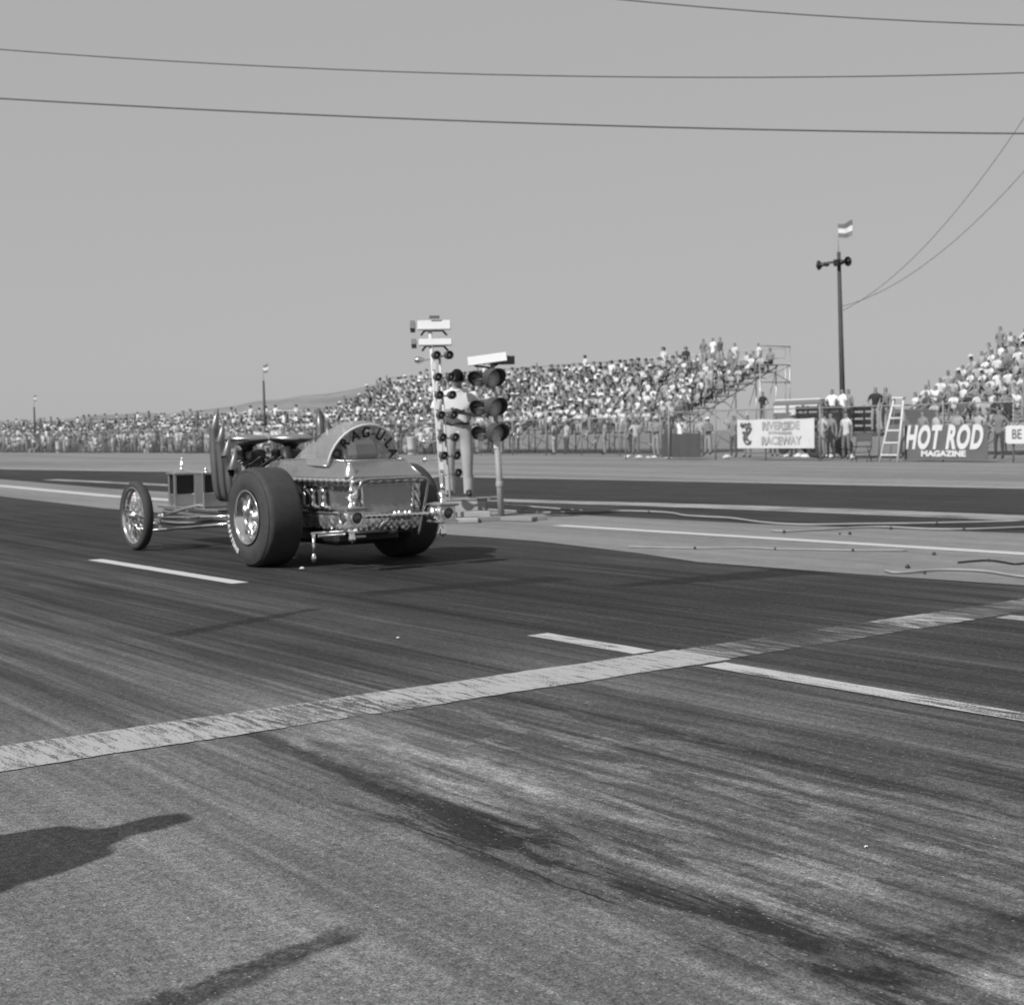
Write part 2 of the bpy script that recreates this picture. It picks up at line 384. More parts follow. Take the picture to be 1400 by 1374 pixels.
def paint_material(name, wear_lo, wear_hi, g=0.40, along=(6, 40, 1), under=0.07):
    k = N(name); c = k.coord()
    a = k.noise(k.mapping(c, along), 1.0, 6, 0.68, 0.2); b2 = k.noise(c, 120, 3, 0.6); c3 = k.noise(c, 1.1, 3)
    f = k.smooth(k.math('ADD', k.math('ADD', k.math('MULTIPLY', a, 0.6), k.math('MULTIPLY', b2, 0.4)), k.math('MULTIPLY', k.math('SUBTRACT', c3, .5), 0.35)), wear_lo, wear_hi)
    k.base(k.mix(f, under, k.math('MULTIPLY', g, k.math('ADD', 0.7, k.math('MULTIPLY', b2, 0.6))))); k.b.inputs['Roughness'].default_value = 0.85
    k.bump(b2, 0.5, 0.004)
    # where the paint is gone the sheet lets the road through
    tr = k.n('ShaderNodeBsdfTransparent'); mx = k.n('ShaderNodeMixShader'); k.val(mx.inputs[0], k.math('MULTIPLY', f, 1.0, clamp=True))
    k.link(tr.outputs[0], mx.inputs[1]); k.link(k.b.outputs[0], mx.inputs[2]); k.link(mx.outputs[0], k.out.inputs[0])
    return k.m
line_m = paint_material('road_line_paint', 0.36, 0.50, 0.40, (40, 3, 1))
start_m = paint_material('worn_start_line_paint', 0.37, 0.53, 0.33, (34, 5.0, 1))
faint_m = paint_material('nearly_gone_paint', 0.38, 0.64, 0.27, (26, 2.2, 1))
ghost_m = paint_material('ghost_of_paint', 0.50, 0.80, 0.18, (26, 2.2, 1))
dust_m = paint_material('pale_dust_band', 0.18, 0.58, 0.30, (3.0, .35, 1))
solid_m = paint_material('fresh_line_paint', 0.15, 0.30, 0.44, (40, 3, 1))

sheet('ground', [(-9000, -9000), (9000, -9000), (9000, 9000), (-9000, 9000)], -0.012, dirt_m)
far_edge = [(23.5, -60), (22.6, 10), (22.3, 20), (21.6, 27), (20.3, 37.7), (17.6, 56), (17.2, 90), (17.2, 420)]
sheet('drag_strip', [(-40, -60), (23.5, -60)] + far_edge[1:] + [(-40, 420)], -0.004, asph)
med = [(8.75, -40), (8.8, 5.7), (8.62, 7.0), (8.48, 8.6), (8.72, 9.6), (9.0, 11.5), (8.75, 16), (8.5, 22.3), (9.0, 30), (9.1, 420)]
med2 = [(12.6, 420), (12.9, 42), (12.0, 31), (12.2, 16.4), (12.27, 13.9), (12.42, 11.4), (12.74, 10), (13.1, 8.4), (13.2, 0), (13.2, -40)]
sheet('concrete_strip', med + med2, 0.0, median_m)
# painted marks: each a sheet of its own a few millimetres up
def strip(name, pts, width, z, m):
    mb = MB(); L = []; P2 = []; W2 = []; q_ = random.Random(len(name) + int(abs(pts[0][0]) * 100))
    for i in range(len(pts) - 1):
        d_ = math.hypot(pts[i + 1][0] - pts[i][0], pts[i + 1][1] - pts[i][1]); n_ = max(1, min(400, int(d_ / .05)))
        for u in range(n_ + (i == len(pts) - 2)):
            t = u / n_; P2.append((pts[i][0] + (pts[i + 1][0] - pts[i][0]) * t, pts[i][1] + (pts[i + 1][1] - pts[i][1]) * t))
            w0, w1 = (width[i], width[i + 1]) if isinstance(width, (list, tuple)) else (width, width)
            W2.append((w0 + (w1 - w0) * t) * (1 + q_.uniform(-.035, .035) + .03 * math.sin(u * .37 + i)))
    pts, width = P2, W2
    for i, p in enumerate(pts):
        a, b = pts[max(i - 1, 0)], pts[min(i + 1, len(pts) - 1)]; dx, dy = b[0] - a[0], b[1] - a[1]; l = math.hypot(dx, dy)
        ww = width[i] if isinstance(width, (list, tuple)) else width
        L.append(((p[0] - dy / l * ww / 2, p[1] + dx / l * ww / 2, z), (p[0] + dy / l * ww / 2, p[1] - dx / l * ww / 2, z)))
    V = [q for e in L for q in e]
    mb.add(V, [(2 * i, 2 * i + 1, 2 * i + 3, 2 * i + 2) for i in range(len(L) - 1)])
    return tag(mb.build(name, m), kind='structure')
strip('lane_line', [(4.81, -20), (4.81, 4.78)], 0.155, 0.000, line_m)
strip('lane_line', [(4.81, 5.27), (4.81, 6.15)], 0.15, 0.000, line_m)
strip('lane_line', [(4.83, 6.15), (4.84, 9.85)], 0.06, 0.000, ghost_m)
strip('lane_line', [(4.84, 9.9), (4.80, 12.85)], 0.14, 0.000, solid_m)
strip('lane_line', [(4.78, 17.5), (4.8, 21)], 0.14, 0.000, solid_m)
strip('start_line', [(-3.0, 5.05), (4.98, 5.03)], 0.40, 0.000, start_m)
strip('start_line', [(4.98, 5.03), (6.5, 5.05)], 0.36, 0.000, faint_m)
strip('start_line', [(6.5, 5.05), (7.05, 5.06)], 0.36, 0.000, start_m)
strip('start_line', [(7.05, 5.06), (8.7, 5.10)], 0.34, 0.000, faint_m)
strip('lane_line', [(7.32, 3.6), (7.28, 4.85)], 0.17, 0.000, start_m)
strip('strip_line', [(11.0, -10), (10.95, 7.1), (10.66, 13.2)], 0.24, 0.004, solid_m)
strip('strip_line', [(10.5, 20), (10.4, 27), (11.0, 36), (11.0, 120)], 0.40, 0.004, solid_m)
strip('far_lane_line', [(15.8, 4), (15.25, 10), (14.93, 14.4), (14.1, 19), (13.9, 26), (13.7, 40)], [1.0, 1.0, .9, .7, .6, .5], 0.000, dust_m)
strip('dirt_shoulder', [(23.3, 2), (22.7, 14), (22.0, 24), (20.6, 38), (18.0, 56), (17.6, 120)], 0.8, 0.002, simple_ground('pale_shoulder_dust', 0.21, 0.28, (0.5, 0.1, 1), 1.0, 10))

# -- hills
mb = MB(); cols = 60; rows = 10
prof_px = [(-900, 590), (-300, 586), (0, 577), (120, 573), (230, 566), (330, 556), (430, 541), (520, 529), (600, 524), (680, 528), (760, 545), (860, 575), (980, 600)]
for i in range(cols + 1):
    px = -900 + 1880 * i / cols
    for (a, ya), (b, yb) in zip(prof_px[:-1], prof_px[1:]):
        if a <= px <= b: yy = ya + (yb - ya) * (px - a) / (b - a)
    yy += 2.0 * math.sin(px * .031) + 1.2 * math.sin(px * .083 + 1)
    rr = ray(px, 597); rr = rr / math.hypot(rr[0], rr[1])
    hgt = max(0.0, H_ + (603 - .015 * px - yy) / F_ * 3600 * 1.0)
    for j in range(rows + 1):
        s_ = j / rows; dist = 2300 + 2600 * s_
        zz = hgt * math.sin(math.pi * min(1.0, s_ / 1.0)) ** 1.0 * (1 + .012 * math.sin(j * 2.1 + i * .7)) if 0 < j < rows else -3
        mb.v.append((rr[0] * dist, rr[1] * dist, zz))
for i in range(cols):
    for j in range(rows):
        a = i * (rows + 1) + j; mb.f.append((a, a + 1, a + rows + 2, a + rows + 1)); mb.s.append(True); mb.mi.append(0)
tag(mb.build('hills', hill_m), kind='structure')

# ------------------------------------------------------------------ people
J_STAND = {
 'pel': (0, 0, .96, .125), 'spi': (0, .01, 1.14, .112), 'che': (0, .0, 1.36, .135), 'nek': (0, .01, 1.50, .056), 'hed': (0, -.015, 1.60, .088), 'top': (0, .0, 1.70, .062)}
def pose(sit=False, armL='down', armR='down', lean=0.0, hat=False, fem=False, twist=0.0):
    """joints facing -Y.  name -> (x, y, z, radius)"""
    j = {}
    zb = 0.10 if sit else .95
    tl = 0.52
    def sp(h, r, dy=0.0): return (0, -lean * h + dy, zb + h, r)
    j['pel'] = (0, 0, zb, .125); j['spi'] = sp(.19, .110); j['che'] = sp(.41, .132 if not fem else .118); j['nek'] = sp(.545, .052); j['hed'] = sp(.65, .090, -.02); j['top'] = sp(.75, .066, -.005)
    for s, q in ((-1, 'L'), (1, 'R')):
        arm = armL if s < 0 else armR
        S = Vector(sp(.45, 0)[:3]) + Vector((s * (.175 if not fem else .155), 0, 0))
        j['sh' + q] = (*S, .066)
        E = {'down': (s * .06, .02, -.28), 'hip': (s * .16, .06, -.24), 'fold': (s * .05, -.03, -.27), 'up': (s * .14, -.06, .20), 'eyes': (s * .15, -.16, -.08), 'knee': (s * .05, -.13, -.25), 'fwd': (s * .04, -.16, -.22)}[arm]
        Wv = {'down': (s * .02, -.06, -.24), 'hip': (-s * .14, -.06, -.14), 'fold': (-s * .22, -.17, -.01), 'up': (-s * .02, -.05, .25), 'eyes': (-s * .18, -.04, .24), 'knee': (-s * .02, -.22, -.10), 'fwd': (-s * .08, -.22, .06)}[arm]
        Ev = S + Vector(E); Wp = Ev + Vector(Wv); Hn = Wp + Vector(Wv).normalized() * .09
        j['el' + q] = (*Ev, .046); j['wr' + q] = (*Wp, .034); j['ha' + q] = (*Hn, .040)
        if sit:
            j['hi' + q] = (s * .09, -.03, .085, .090); j['kn' + q] = (s * .13, -.43, .12, .066); j['an' + q] = (s * .13, -.40, -.30, .044); j['to' + q] = (s * .14, -.54, -.36, .036)
        else:
            j['hi' + q] = (s * .095, 0, .90, .092); j['kn' + q] = (s * .115, -.02, .50, .064); j['an' + q] = (s * .125, .02, .09, .044); j['to' + q] = (s * .14, -.13, .04, .038)
    if twist:
        c_, s_ = math.cos(twist), math.sin(twist)
        for kx in ('hed', 'top'): pass
    return j
BONES = [('pel', 'spi', 'shirt'), ('spi', 'che', 'shirt'), ('che', 'nek', 'skinneck'), ('nek', 'hed', 'skin'), ('hed', 'top', 'hair')]
for q in 'LR': BONES += [('che', 'sh' + q, 'shirt'), ('sh' + q, 'el' + q, 'sleeve'), ('el' + q, 'wr' + q, 'skin'), ('wr' + q, 'ha' + q, 'skin'), ('pel', 'hi' + q, 'pants'), ('hi' + q, 'kn' + q, 'pants'), ('kn' + q, 'an' + q, 'pants'), ('an' + q, 'to' + q, 'shoe')]
def skin_figure(j, subdiv=1):
    names = list(j); me = D.meshes.new('figure_source'); ix = {n: i for i, n in enumerate(names)}
    me.from_pydata([j[n][:3] for n in names], [(ix[a], ix[b]) for a, b, _ in BONES], [])
    ob = D.objects.new('figure_source', me); COL.objects.link(ob)
    m = ob.modifiers.new('skin', 'SKIN'); m.branch_smoothing = 0.3
    for i, n in enumerate(names):
        sv = me.skin_vertices[0].data[i]; r = j[n][3]
        sv.radius = (r, r); sv.use_root = (n == 'pel')
        if n in ('pel', 'spi', 'che'): sv.radius = (r * 1.2, r * .86)
    if subdiv:
        ss = ob.modifiers.new('sub', 'SUBSURF'); ss.levels = subdiv; ss.render_levels = subdiv
    dg = bpy.context.evaluated_depsgraph_get(); e = D.meshes.new_from_object(ob.evaluated_get(dg))
    V = np.array([v.co[:] for v in e.vertices]); Fc = [tuple(p.vertices) for p in e.polygons]
    D.objects.remove(ob); D.meshes.remove(me); D.meshes.remove(e)
    # label each face by its nearest bone
    segs = [(np.array(j[a][:3]), np.array(j[b][:3]), lab, j[a][3], j[b][3]) for a, b, lab in BONES]
    labs = []
    for f in Fc:
        c = V[list(f)].mean(0); best = (9, '')
        for a, b, lab, ra, rb in segs:
            ab = b - a; t = float(np.clip(np.dot(c - a, ab) / max(np.dot(ab, ab), 1e-9), 0, 1))
            d = np.linalg.norm(c - a - ab * t) - (ra * (1 - t) + rb * t)
            if d < best[0]: best = (d, lab, t)
        lab, t = best[1], best[2]
        if lab == 'sleeve': lab = 'shirt' if t < .62 else 'skin'
        if lab == 'skinneck': lab = 'shirt' if t < .72 else 'skin'
        if lab == 'hair' and t < .35 and c[1] < np.array(j['hed'][:3])[1] - .01: lab = 'skin'
        if lab == 'skin' and best[0] < 9 and c[2] > j['nek'][2] and c[1] > j['hed'][1] + .035: lab = 'hair'
        labs.append(lab)
    return V, Fc, labs
SLOT = {'shirt': 0, 'pants': 1, 'skin': 2, 'hair': 3, 'shoe': 4}
def add_hat(V, Fc, labs, j):
    c = Vector(j['top'][:3]); mb = MB(); mb.lathe([(.0, .085), (.07, .08), (.092, .02), (.17, .0), (.17, -.012), (.09, -.005)], c + Vector((0, 0, .0)), (0, -.1, 1), 10)
    o = len(V); V = np.vstack([V, np.array([v[:] for v in mb.v])]); Fc = Fc + [tuple(i + o for i in f) for f in mb.f]; labs = labs + ['hat'] * len(mb.f)
    return V, Fc, labs
SPECS = {
 'stand_a': dict(), 'stand_b': dict(armL='hip', armR='hip'), 'stand_c': dict(armL='fold', armR='fold', hat=True), 'stand_d': dict(armR='eyes', fem=True), 'stand_e': dict(armL='up'), 'stand_f': dict(fem=True, armL='fold', armR='down'),
 'sit_a': dict(sit=True, armL='knee', armR='knee', lean=.18), 'sit_b': dict(sit=True, armL='fold', armR='fold', lean=.05), 'sit_c': dict(sit=True, armR='eyes', armL='knee', lean=.1), 'sit_d': dict(sit=True, fem=True, armL='fwd', armR='fwd', lean=.1),
 'sit_e': dict(sit=True, armL='knee', armR='knee', lean=.3, hat=True), 'sit_f': dict(sit=True, armL='down', armR='knee', lean=.0, fem=True), 'sit_g': dict(sit=True, armL='up', armR='fwd', lean=.05)}
FIG = {}; FIGLOW = {}
for nm, sp in SPECS.items():
    jj = pose(**sp)
    for sub, store in ((1, FIG), (0, FIGLOW)):
        V, Fc, labs = skin_figure(jj, sub)
        if sp.get('hat'): V, Fc, labs = add_hat(V, Fc, labs, jj)
        store[nm] = (V, Fc, labs)
CMATS = [crowd_shirt, crowd_trouser, crowd_skin, crowd_hair, blackp, hatm]
PMESH = {}
for nm, (V, Fc, labs) in FIG.items():
    me = D.meshes.new('person'); me.from_pydata(V.tolist(), [], Fc)
    for m in CMATS: me.materials.append(m)
    me.polygons.foreach_set('material_index', [SLOT.get(l, 5) for l in labs]); me.polygons.foreach_set('use_smooth', [True] * len(Fc)); me.update()
    PMESH[nm] = me
TONES = [('white', .56), ('white', .50), ('white', .62), ('pale grey', .36), ('pale grey', .30), ('grey', .20), ('grey', .15), ('dark grey', .075), ('black', .022)]
TW = [5, 5, 3, 4, 4, 4, 3, 3, 2]
def person(kind, loc, rz, tone, label, group, scale=1.0):
    o = D.objects.new('person', PMESH[kind]); COL.objects.link(o); o.location = loc; o.rotation_euler = (0, 0, rz); o.scale = (scale,) * 3
    o.color = (tone, tone, tone, 1); return tag(o, label, 'person', group)
ORD = ['first', 'second', 'third', 'fourth', 'fifth', 'sixth', 'seventh', 'eighth', 'ninth', 'tenth', 'eleventh', 'twelfth', 'thirteenth', 'fourteenth', 'fifteenth', 'sixteenth', 'seventeenth', 'eighteenth', 'nineteenth', 'twentieth', 'twenty-first', 'twenty-second', 'twenty-third', 'twenty-fourth']
FACE = -math.pi / 2         # figures look along -Y; turned to look along -X (to the strip)
class Crowd:
    def __init__(s): s.V = []; s.F = []; s.C = []; s.n = 0
    def add(s, kind, loc, rz, tone, scale=1.0):
        V, Fc, labs = FIGLOW[kind]; c_, s_ = math.cos(rz) * scale, math.sin(rz) * scale
        W = np.empty_like(V); W[:, 0] = V[:, 0] * c_ - V[:, 1] * s_ + loc[0]; W[:, 1] = V[:, 0] * s_ + V[:, 1] * c_ + loc[1]; W[:, 2] = V[:, 2] * scale + loc[2]
        pt = rnd.choice([.06, .10, .18, .28, .38]); ht = rnd.choice([.02, .03, .05, .1])
        cm = {'shirt': tone, 'pants': pt, 'skin': .20, 'hair': ht, 'shoe': .03, 'hat': .6}
        s.V.append(W); s.F += [tuple(i + s.n for i in f) for f in Fc]; s.C += [cm[l] for l in labs]; s.n += len(V)
    def build(s, name):
        me = D.meshes.new(name); me.from_pydata(np.vstack(s.V).tolist(), [], s.F)
        at = me.attributes.new('tone', 'FLOAT_COLOR', 'CORNER')
        cols = []
        for f, c in zip(s.F, s.C): cols += [c, c, c, 1.0] * len(f)
        at.data.foreach_set('color', cols); me.materials.append(crowd_stuff_m); me.polygons.foreach_set('use_smooth', [True] * len(s.F)); me.update()
        o = D.objects.new(name, me); COL.objects.link(o); return o
crowd = Crowd()
def pick_tone(): return rnd.choices(TONES, TW)[0]

# ------------------------------------------------------------------ grandstands
def stand(y0, y1, label, end_frame=True, rows=11, x0=48.0, z0=1.40, rise=0.31, run=0.75):
    """benches between y0 (open end nearest the camera side) and y1; base Empty at the open end"""
    root = empty('grandstand', (x0, y0, 0), label=label, cat='grandstand', group='spectator grandstands')
    Ld = y1 - y0
    for i in range(rows):
        b = MB(); b.box((i * run, Ld / 2, z0 - .03 + i * rise), (.28, abs(Ld), .05)); b.build('bench', plank, root)
        b = MB(); b.box((i * run - .36, Ld / 2, z0 - .42 + i * rise), (.40, abs(Ld), .04)); b.build('footboard', plank, root)
    n = max(2, int(abs(Ld) / 6)); sg = 1 if Ld > 0 else -1
    for q in range(n + 1):
        fr = MB()
        y = sg * (.15 + (abs(Ld) - .3) * q / n)
        for i in range(0, rows, 2):
            fr.tube([(i * run, y, 0), (i * run, y, z0 - .06 + i * rise)], .035, 6)
        fr.tube([(-.3, y, z0 - .5), ((rows - 1) * run + .1, y, z0 - .1 + (rows - 1) * rise)], .04, 6)
        for i in range(0, rows - 2, 2): fr.tube([(i * run, y, .1), ((i + 2) * run, y, z0 + (i + 2) * rise - .3)], .02, 5)
        if q == n: fr.build('scaffold_bent', steel, root); break
        for i in range(0, rows, 2):
            ya, yb = sg * abs(Ld) * q / n, sg * abs(Ld) * (q + 1) / n
            if q % 2 == 0: fr.tube([(i * run, ya, .2), (i * run, yb, z0 - .2 + i * rise)], .02, 5)
        fr.build('scaffold_bent', steel, root)
    xe = (rows - 1) * run + .55; zt = z0 + (rows - 1) * rise
    if not end_frame: return root
    g = MB(); zt = z0 + (rows - 1) * rise
    for zz in (zt + .35, zt + .85): g.tube([(xe, 0, zz), (xe, Ld, zz)], .022, 6)
    for q in range(n + 1): g.tube([(xe, Ld * q / n, 0), (xe, Ld * q / n, zt + .95)], .025, 6)
    g.build('back_rail', steel, root)
    g = MB(); e_ = -.35 * sg
    for i in (rows - 1, rows - 4): g.tube([(i * run + .5, e_, 0), (i * run + .5, e_, z0 + i * rise + .95)], .032, 6)
    for zz in (zt + .9, zt - .05, zt - .95): g.tube([((rows - 4) * run + .5, e_, zz), (xe, e_, zz)], .028, 6)
    g.tube([((rows - 4) * run + .5, e_, zt - .95), (xe, e_, zt - .05)], .02, 6); g.tube([((rows - 4) * run + .5, e_, zt - .05), (xe, e_, zt - .95)], .02, 6)
    g.build('end_rail', steel, root)
    return root
ROWS, X0, Z0, RISE, RUN = 11, 48.0, 1.40, 0.31, 0.75
YA = 50.3; YB = 37.0
stand(YA, 89, 'long pale grandstand packed with spectators running down the far side of the strip')
stand(YB, -12, 'nearer grandstand entering the frame behind the dark lettered banner', False)
SITS = ['sit_a', 'sit_a', 'sit_b', 'sit_c', 'sit_d', 'sit_d', 'sit_e', 'sit_f', 'sit_f', 'sit_g']
LONG_N, NEAR_N = 10, 13
for i in range(ROWS):
    x, z = X0 + i * RUN, Z0 + i * RISE
    # long stand, open end at YA
    y = YA + .35 + rnd.random() * .3; cnt = 0
    while y < 88.5:
        if rnd.random() < .93:
            tn, tv = pick_tone(); kd = rnd.choice(SITS); rz = FACE + rnd.uniform(-.5, .35); zz = z; sc = rnd.uniform(.92, 1.06)
            st_ = rnd.random() < (.05 if i < ROWS - 1 else .10)
            if st_: kd = rnd.choice(['stand_a', 'stand_b', 'stand_d', 'stand_f']); zz = z - .42
            px_ = x - (.3 if st_ else 0)
            if cnt < LONG_N:
                person(kd, (px_, y, zz), rz, tv, f'{tn} shirted spectator {"standing" if st_ else "sitting"} {ORD[cnt]} from scaffold end, {ORD[i]} bench, long grandstand', 'spectators in the long grandstand', sc)
            else: crowd.add(kd, (px_, y, zz), rz, tv, sc)
            cnt += 1
        y += rnd.uniform(.50, .74) * (1 if y < 120 else 1.25)
    # near stand, open end at YB, running towards smaller y
    y = YB - .35 - rnd.random() * .4; cnt = 0
    while y > 24:
        if rnd.random() < (.96 if i > 0 else .6):
            tn, tv = pick_tone(); kd = rnd.choice(SITS); rz = FACE + rnd.uniform(-.4, .4); zz = z; sc = rnd.uniform(.92, 1.06)
            st_ = rnd.random() < .06
            if st_: kd = rnd.choice(['stand_a', 'stand_b', 'stand_d', 'stand_f']); zz = z - .42
            vis = y > 22 * (1 + 0) and (x / y) < 1.60
            px_ = x - (.3 if st_ else 0)
            if vis:
                if cnt < NEAR_N: person(kd, (px_, y, zz), rz, tv, f'{tn} shirted spectator {"standing" if st_ else "sitting"} {ORD[cnt]} from open end on {ORD[i]} bench of nearer grandstand', 'spectators in the nearer grandstand', sc)
                else: crowd.add(kd, (px_, y, zz), rz, tv, sc)
                cnt += 1
            elif y > 25: crowd.add(kd, (px_, y, zz), rz, tv, sc)
        y -= rnd.uniform(.48, .68)
# low stand further down the strip
LR, LX, LZ = 6, 48.5, .75
stand(94.0, 190, 'low distant grandstand beyond the far end of the long one', rows=LR, x0=LX, z0=LZ)
for i in range(LR):
    y = 94.5
    while y < 188:
        if rnd.random() < .9:
            tn, tv = pick_tone(); st_ = rnd.random() < (.06 if i < LR - 1 else .22)
            kd = rnd.choice(['stand_a', 'stand_b', 'stand_d', 'stand_f']) if st_ else rnd.choice(SITS)
            crowd.add(kd, (LX + i * RUN - (.3 if st_ else 0), y, LZ + i * RISE - (.42 if st_ else 0)), FACE + rnd.uniform(-.5, .4), tv, rnd.uniform(.92, 1.06))
        y += rnd.uniform(.55, .85)
# people standing at the top of the long stand (the tall knot near its end) and the climber shape on the nearer one
for px, py, nm, tn, tv in ((962, 487, 'stand_b', 'grey', .15), (975, 490, 'stand_a', 'white', .7), (985, 487, 'stand_d', 'dark grey', .07)):
    p = PX(px, 505, X0 + 10 * RUN + .35); person(nm, (p.x, p.y, Z0 + 10 * RISE + .0), FACE, tv, f'{tn} shirted spectator standing tall in the knot above the long grandstand', 'spectators in the long grandstand')

# standing crowd along the far fence (left of the strip of stands)
for r_ in range(4):
    y = 64.0
    while y < 200:
        if rnd.random() < (.35 if y < 80 else .8):
            tn, tv = pick_tone(); crowd.add(rnd.choice(['stand_a', 'stand_b', 'stand_c', 'stand_d', 'stand_f']), (44.7 + r_ * .75 + rnd.uniform(-.3, .3), y, rnd.choice([0, 0, 0, .25, .5]) * (r_ > 1)), FACE + rnd.uniform(-.9, .9), tv, rnd.choice([1.0, .95, 1.05, .85, .7]))
        if r_ == 0 and rnd.random() < .5:
            tn, tv = pick_tone(); crowd.add(rnd.choice(SITS), (44.6 + rnd.uniform(-.1, .3), y + .3, rnd.choice([.12, .35])), FACE + rnd.uniform(-.9, .9), tv, rnd.uniform(.85, 1.0))
        y += rnd.uniform(.35, 1.1)
# behind the far fence under the stand: sparse
y = 46.5
while y < 64:
    if rnd.random() < .55:
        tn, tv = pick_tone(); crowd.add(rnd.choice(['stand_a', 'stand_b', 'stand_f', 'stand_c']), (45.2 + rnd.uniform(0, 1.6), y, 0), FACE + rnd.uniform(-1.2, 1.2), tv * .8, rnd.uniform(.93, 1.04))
    y += rnd.uniform(.5, 1.1)
tag(crowd.build('crowd'), 'dense mass of further spectators filling the stands and fence line', 'crowd', kind='stuff')

# individuals standing about behind the near fence
def at_px(px, X): r = ray(px, 600); return Vector((X, r[1] * X / r[0], 0))
loose = [(1022, 41.5, 'stand_a', 'pale grey', .32, 'beside the left edge of the pale lettered banner'), (1003, 41.5, 'stand_b', 'grey', .18, 'behind the fence left of the pale lettered banner'), (958, 42, 'stand_f', 'pale grey', .3, 'behind the fence well left of pale banner'),
 (930, 42.3, 'stand_d', 'white', .72, 'shading eyes behind the fence left of pale banner'), (897, 42, 'stand_c', 'grey', .2, 'in a straw hat behind the dark fence screen'), (1124, 40.0, 'stand_b', 'pale grey', .4, 'hands on hips just right of the pale lettered banner'),
 (1136, 40.6, 'stand_e', 'grey', .18, 'raising one arm right of the pale lettered banner'), (1157, 40.4, 'stand_a', 'white', .5, 'in front of the stake truck behind fence'), (1282, 42.0, 'stand_d', 'pale grey', .4, 'shading eyes behind the dark lettered banner'),
 (1262, 42.4, 'stand_a', 'grey', .2, 'behind left half of the dark lettered banner'), (1310, 42.2, 'stand_f', 'pale grey', .3, 'with folded arm behind the dark lettered banner'), (1366, 41.5, 'stand_b', 'grey', .16, 'hands on hips in the gap before the white sign'), (1338, 42.4, 'stand_b', 'pale grey', .36, 'hands on hips behind right end of the dark banner'), (1240, 42.5, 'stand_f', 'white', .62, 'just right of the white stepladder behind fence'),
 (1043, 50.5, 'stand_b', 'black', .02, 'silhouetted under the open scaffold end of long grandstand'), (1060, 43.5, 'stand_a', 'grey', .15, 'behind the pale lettered banner, head just showing'), (1085, 43.0, 'stand_c', 'grey', .2, 'in a straw hat behind the pale lettered banner')]
for px, X, kd, tn, tv, wh in loose:
    p = at_px(px, X); zb = 0.0
    if tn == 'black': zb = 1.25
    person(kd, (p.x, p.y, zb), FACE + rnd.uniform(-.3, .3), tv, f'{tn} shirted spectator {wh}', 'spectators standing behind the fence')
# plinth under the silhouetted one so he stands on something
p = at_px(1043, 50.5); b = MB(); b.box((0, 0, .60), (.9, 1.6, 1.20), bev=.02); b.box((-.2, 0, 1.225), (1.3, 1.7, .05)); o = b.build('camera_platform', plank, None, (p.x, p.y, 0)); tag(o, 'low timber platform under the open scaffold end of the long grandstand', 'platform')

# ------------------------------------------------------------------ fences
def fence(label, x, ya, yb, h, spacing, screen=False):
    root = empty('chain_link_fence', (x, ya, 0), label=label, cat='fence', group='chain link fences'); Ld = yb - ya; n = int(abs(Ld) / spacing)
    for q in range(n + 1):
        b = MB(); y = Ld * q / n; b.tube([(0, y, -.05), (0, y, h + .06)], .032, 8); b.lathe([(.0, .05), (.03, .03), (.04, 0)], (0, y, h + .06), (0, 0, 1), 8); b.build('post', greyp, root)
    b = MB(); b.tube([(0.045, 0, h), (0.045, Ld, h)], .022, 6); b.build('top_rail', greyp, root)
    b = MB(); s_ = 0.14; sg = 1 if Ld > 0 else -1; k_ = int(abs(Ld) / s_); r = .0048
    for q in range(-int(h / s_), k_):
        for dr in (1, -1):
            y0 = q * s_; y1 = y0 + h
            za, zb = 0.02, h - .02
            ya_, yb_ = (y0, y1)
            if ya_ < 0: za += (0 - ya_); ya_ = 0
            if yb_ > abs(Ld): zb -= (yb_ - abs(Ld)); yb_ = abs(Ld)
            if zb <= za: continue
            A = Vector((-.040, sg * ya_, za)); B = Vector((-.040, sg * yb_, zb))
            if dr < 0: A.z, B.z = h - A.z, h - B.z; A.x = B.x = -.058
            b.v += [A + Vector((0, 0, -r)), A + Vector((0, 0, r)), B + Vector((0, 0, r)), B + Vector((0, 0, -r)), A + Vector((-r, 0, 0)), B + Vector((-r, 0, 0))]
            o_ = len(b.v) - 6; b.f += [(o_, o_ + 1, o_ + 2, o_ + 3), (o_ + 1, o_ + 4, o_ + 5, o_ + 2), (o_ + 4, o_, o_ + 3, o_ + 5)]; b.s += [False] * 3; b.mi += [0] * 3
    b.build('wire_mesh', linkwire, root)
    return root
fence('long grey chain link fence holding back the crowd below the long grandstand', 44.0, 47.0, 200.0, 1.78, 2.75)
fence('nearer grey chain link fence carrying the lettered banners', 38.6, 43.3, 10.0, 1.86, 2.55)

# ------------------------------------------------------------------ banners on the near fence
def face_negx(V, o):     # text plane: x -> -Y, y -> Z, facing -X
    return [Vector((o[0] - v.z, o[1] - v.x, o[2] + v.y)) for v in V]
def banner_mesh(Ld, h, amp, n=24, thick=.012):
    b = MB(); rings = []
    for i in range(n + 1):
        y = -Ld / 2 + Ld * i / n; d = amp * math.sin(i * .9) * .5
        top = h / 2 - .03 * abs(math.sin(3 * math.pi * i / n)); rings.append([(d, y, -h / 2), (d, y, top), (d + thick, y, top), (d + thick, y, -h / 2)])
    b.loft(rings, False); return b
XB = 38.46
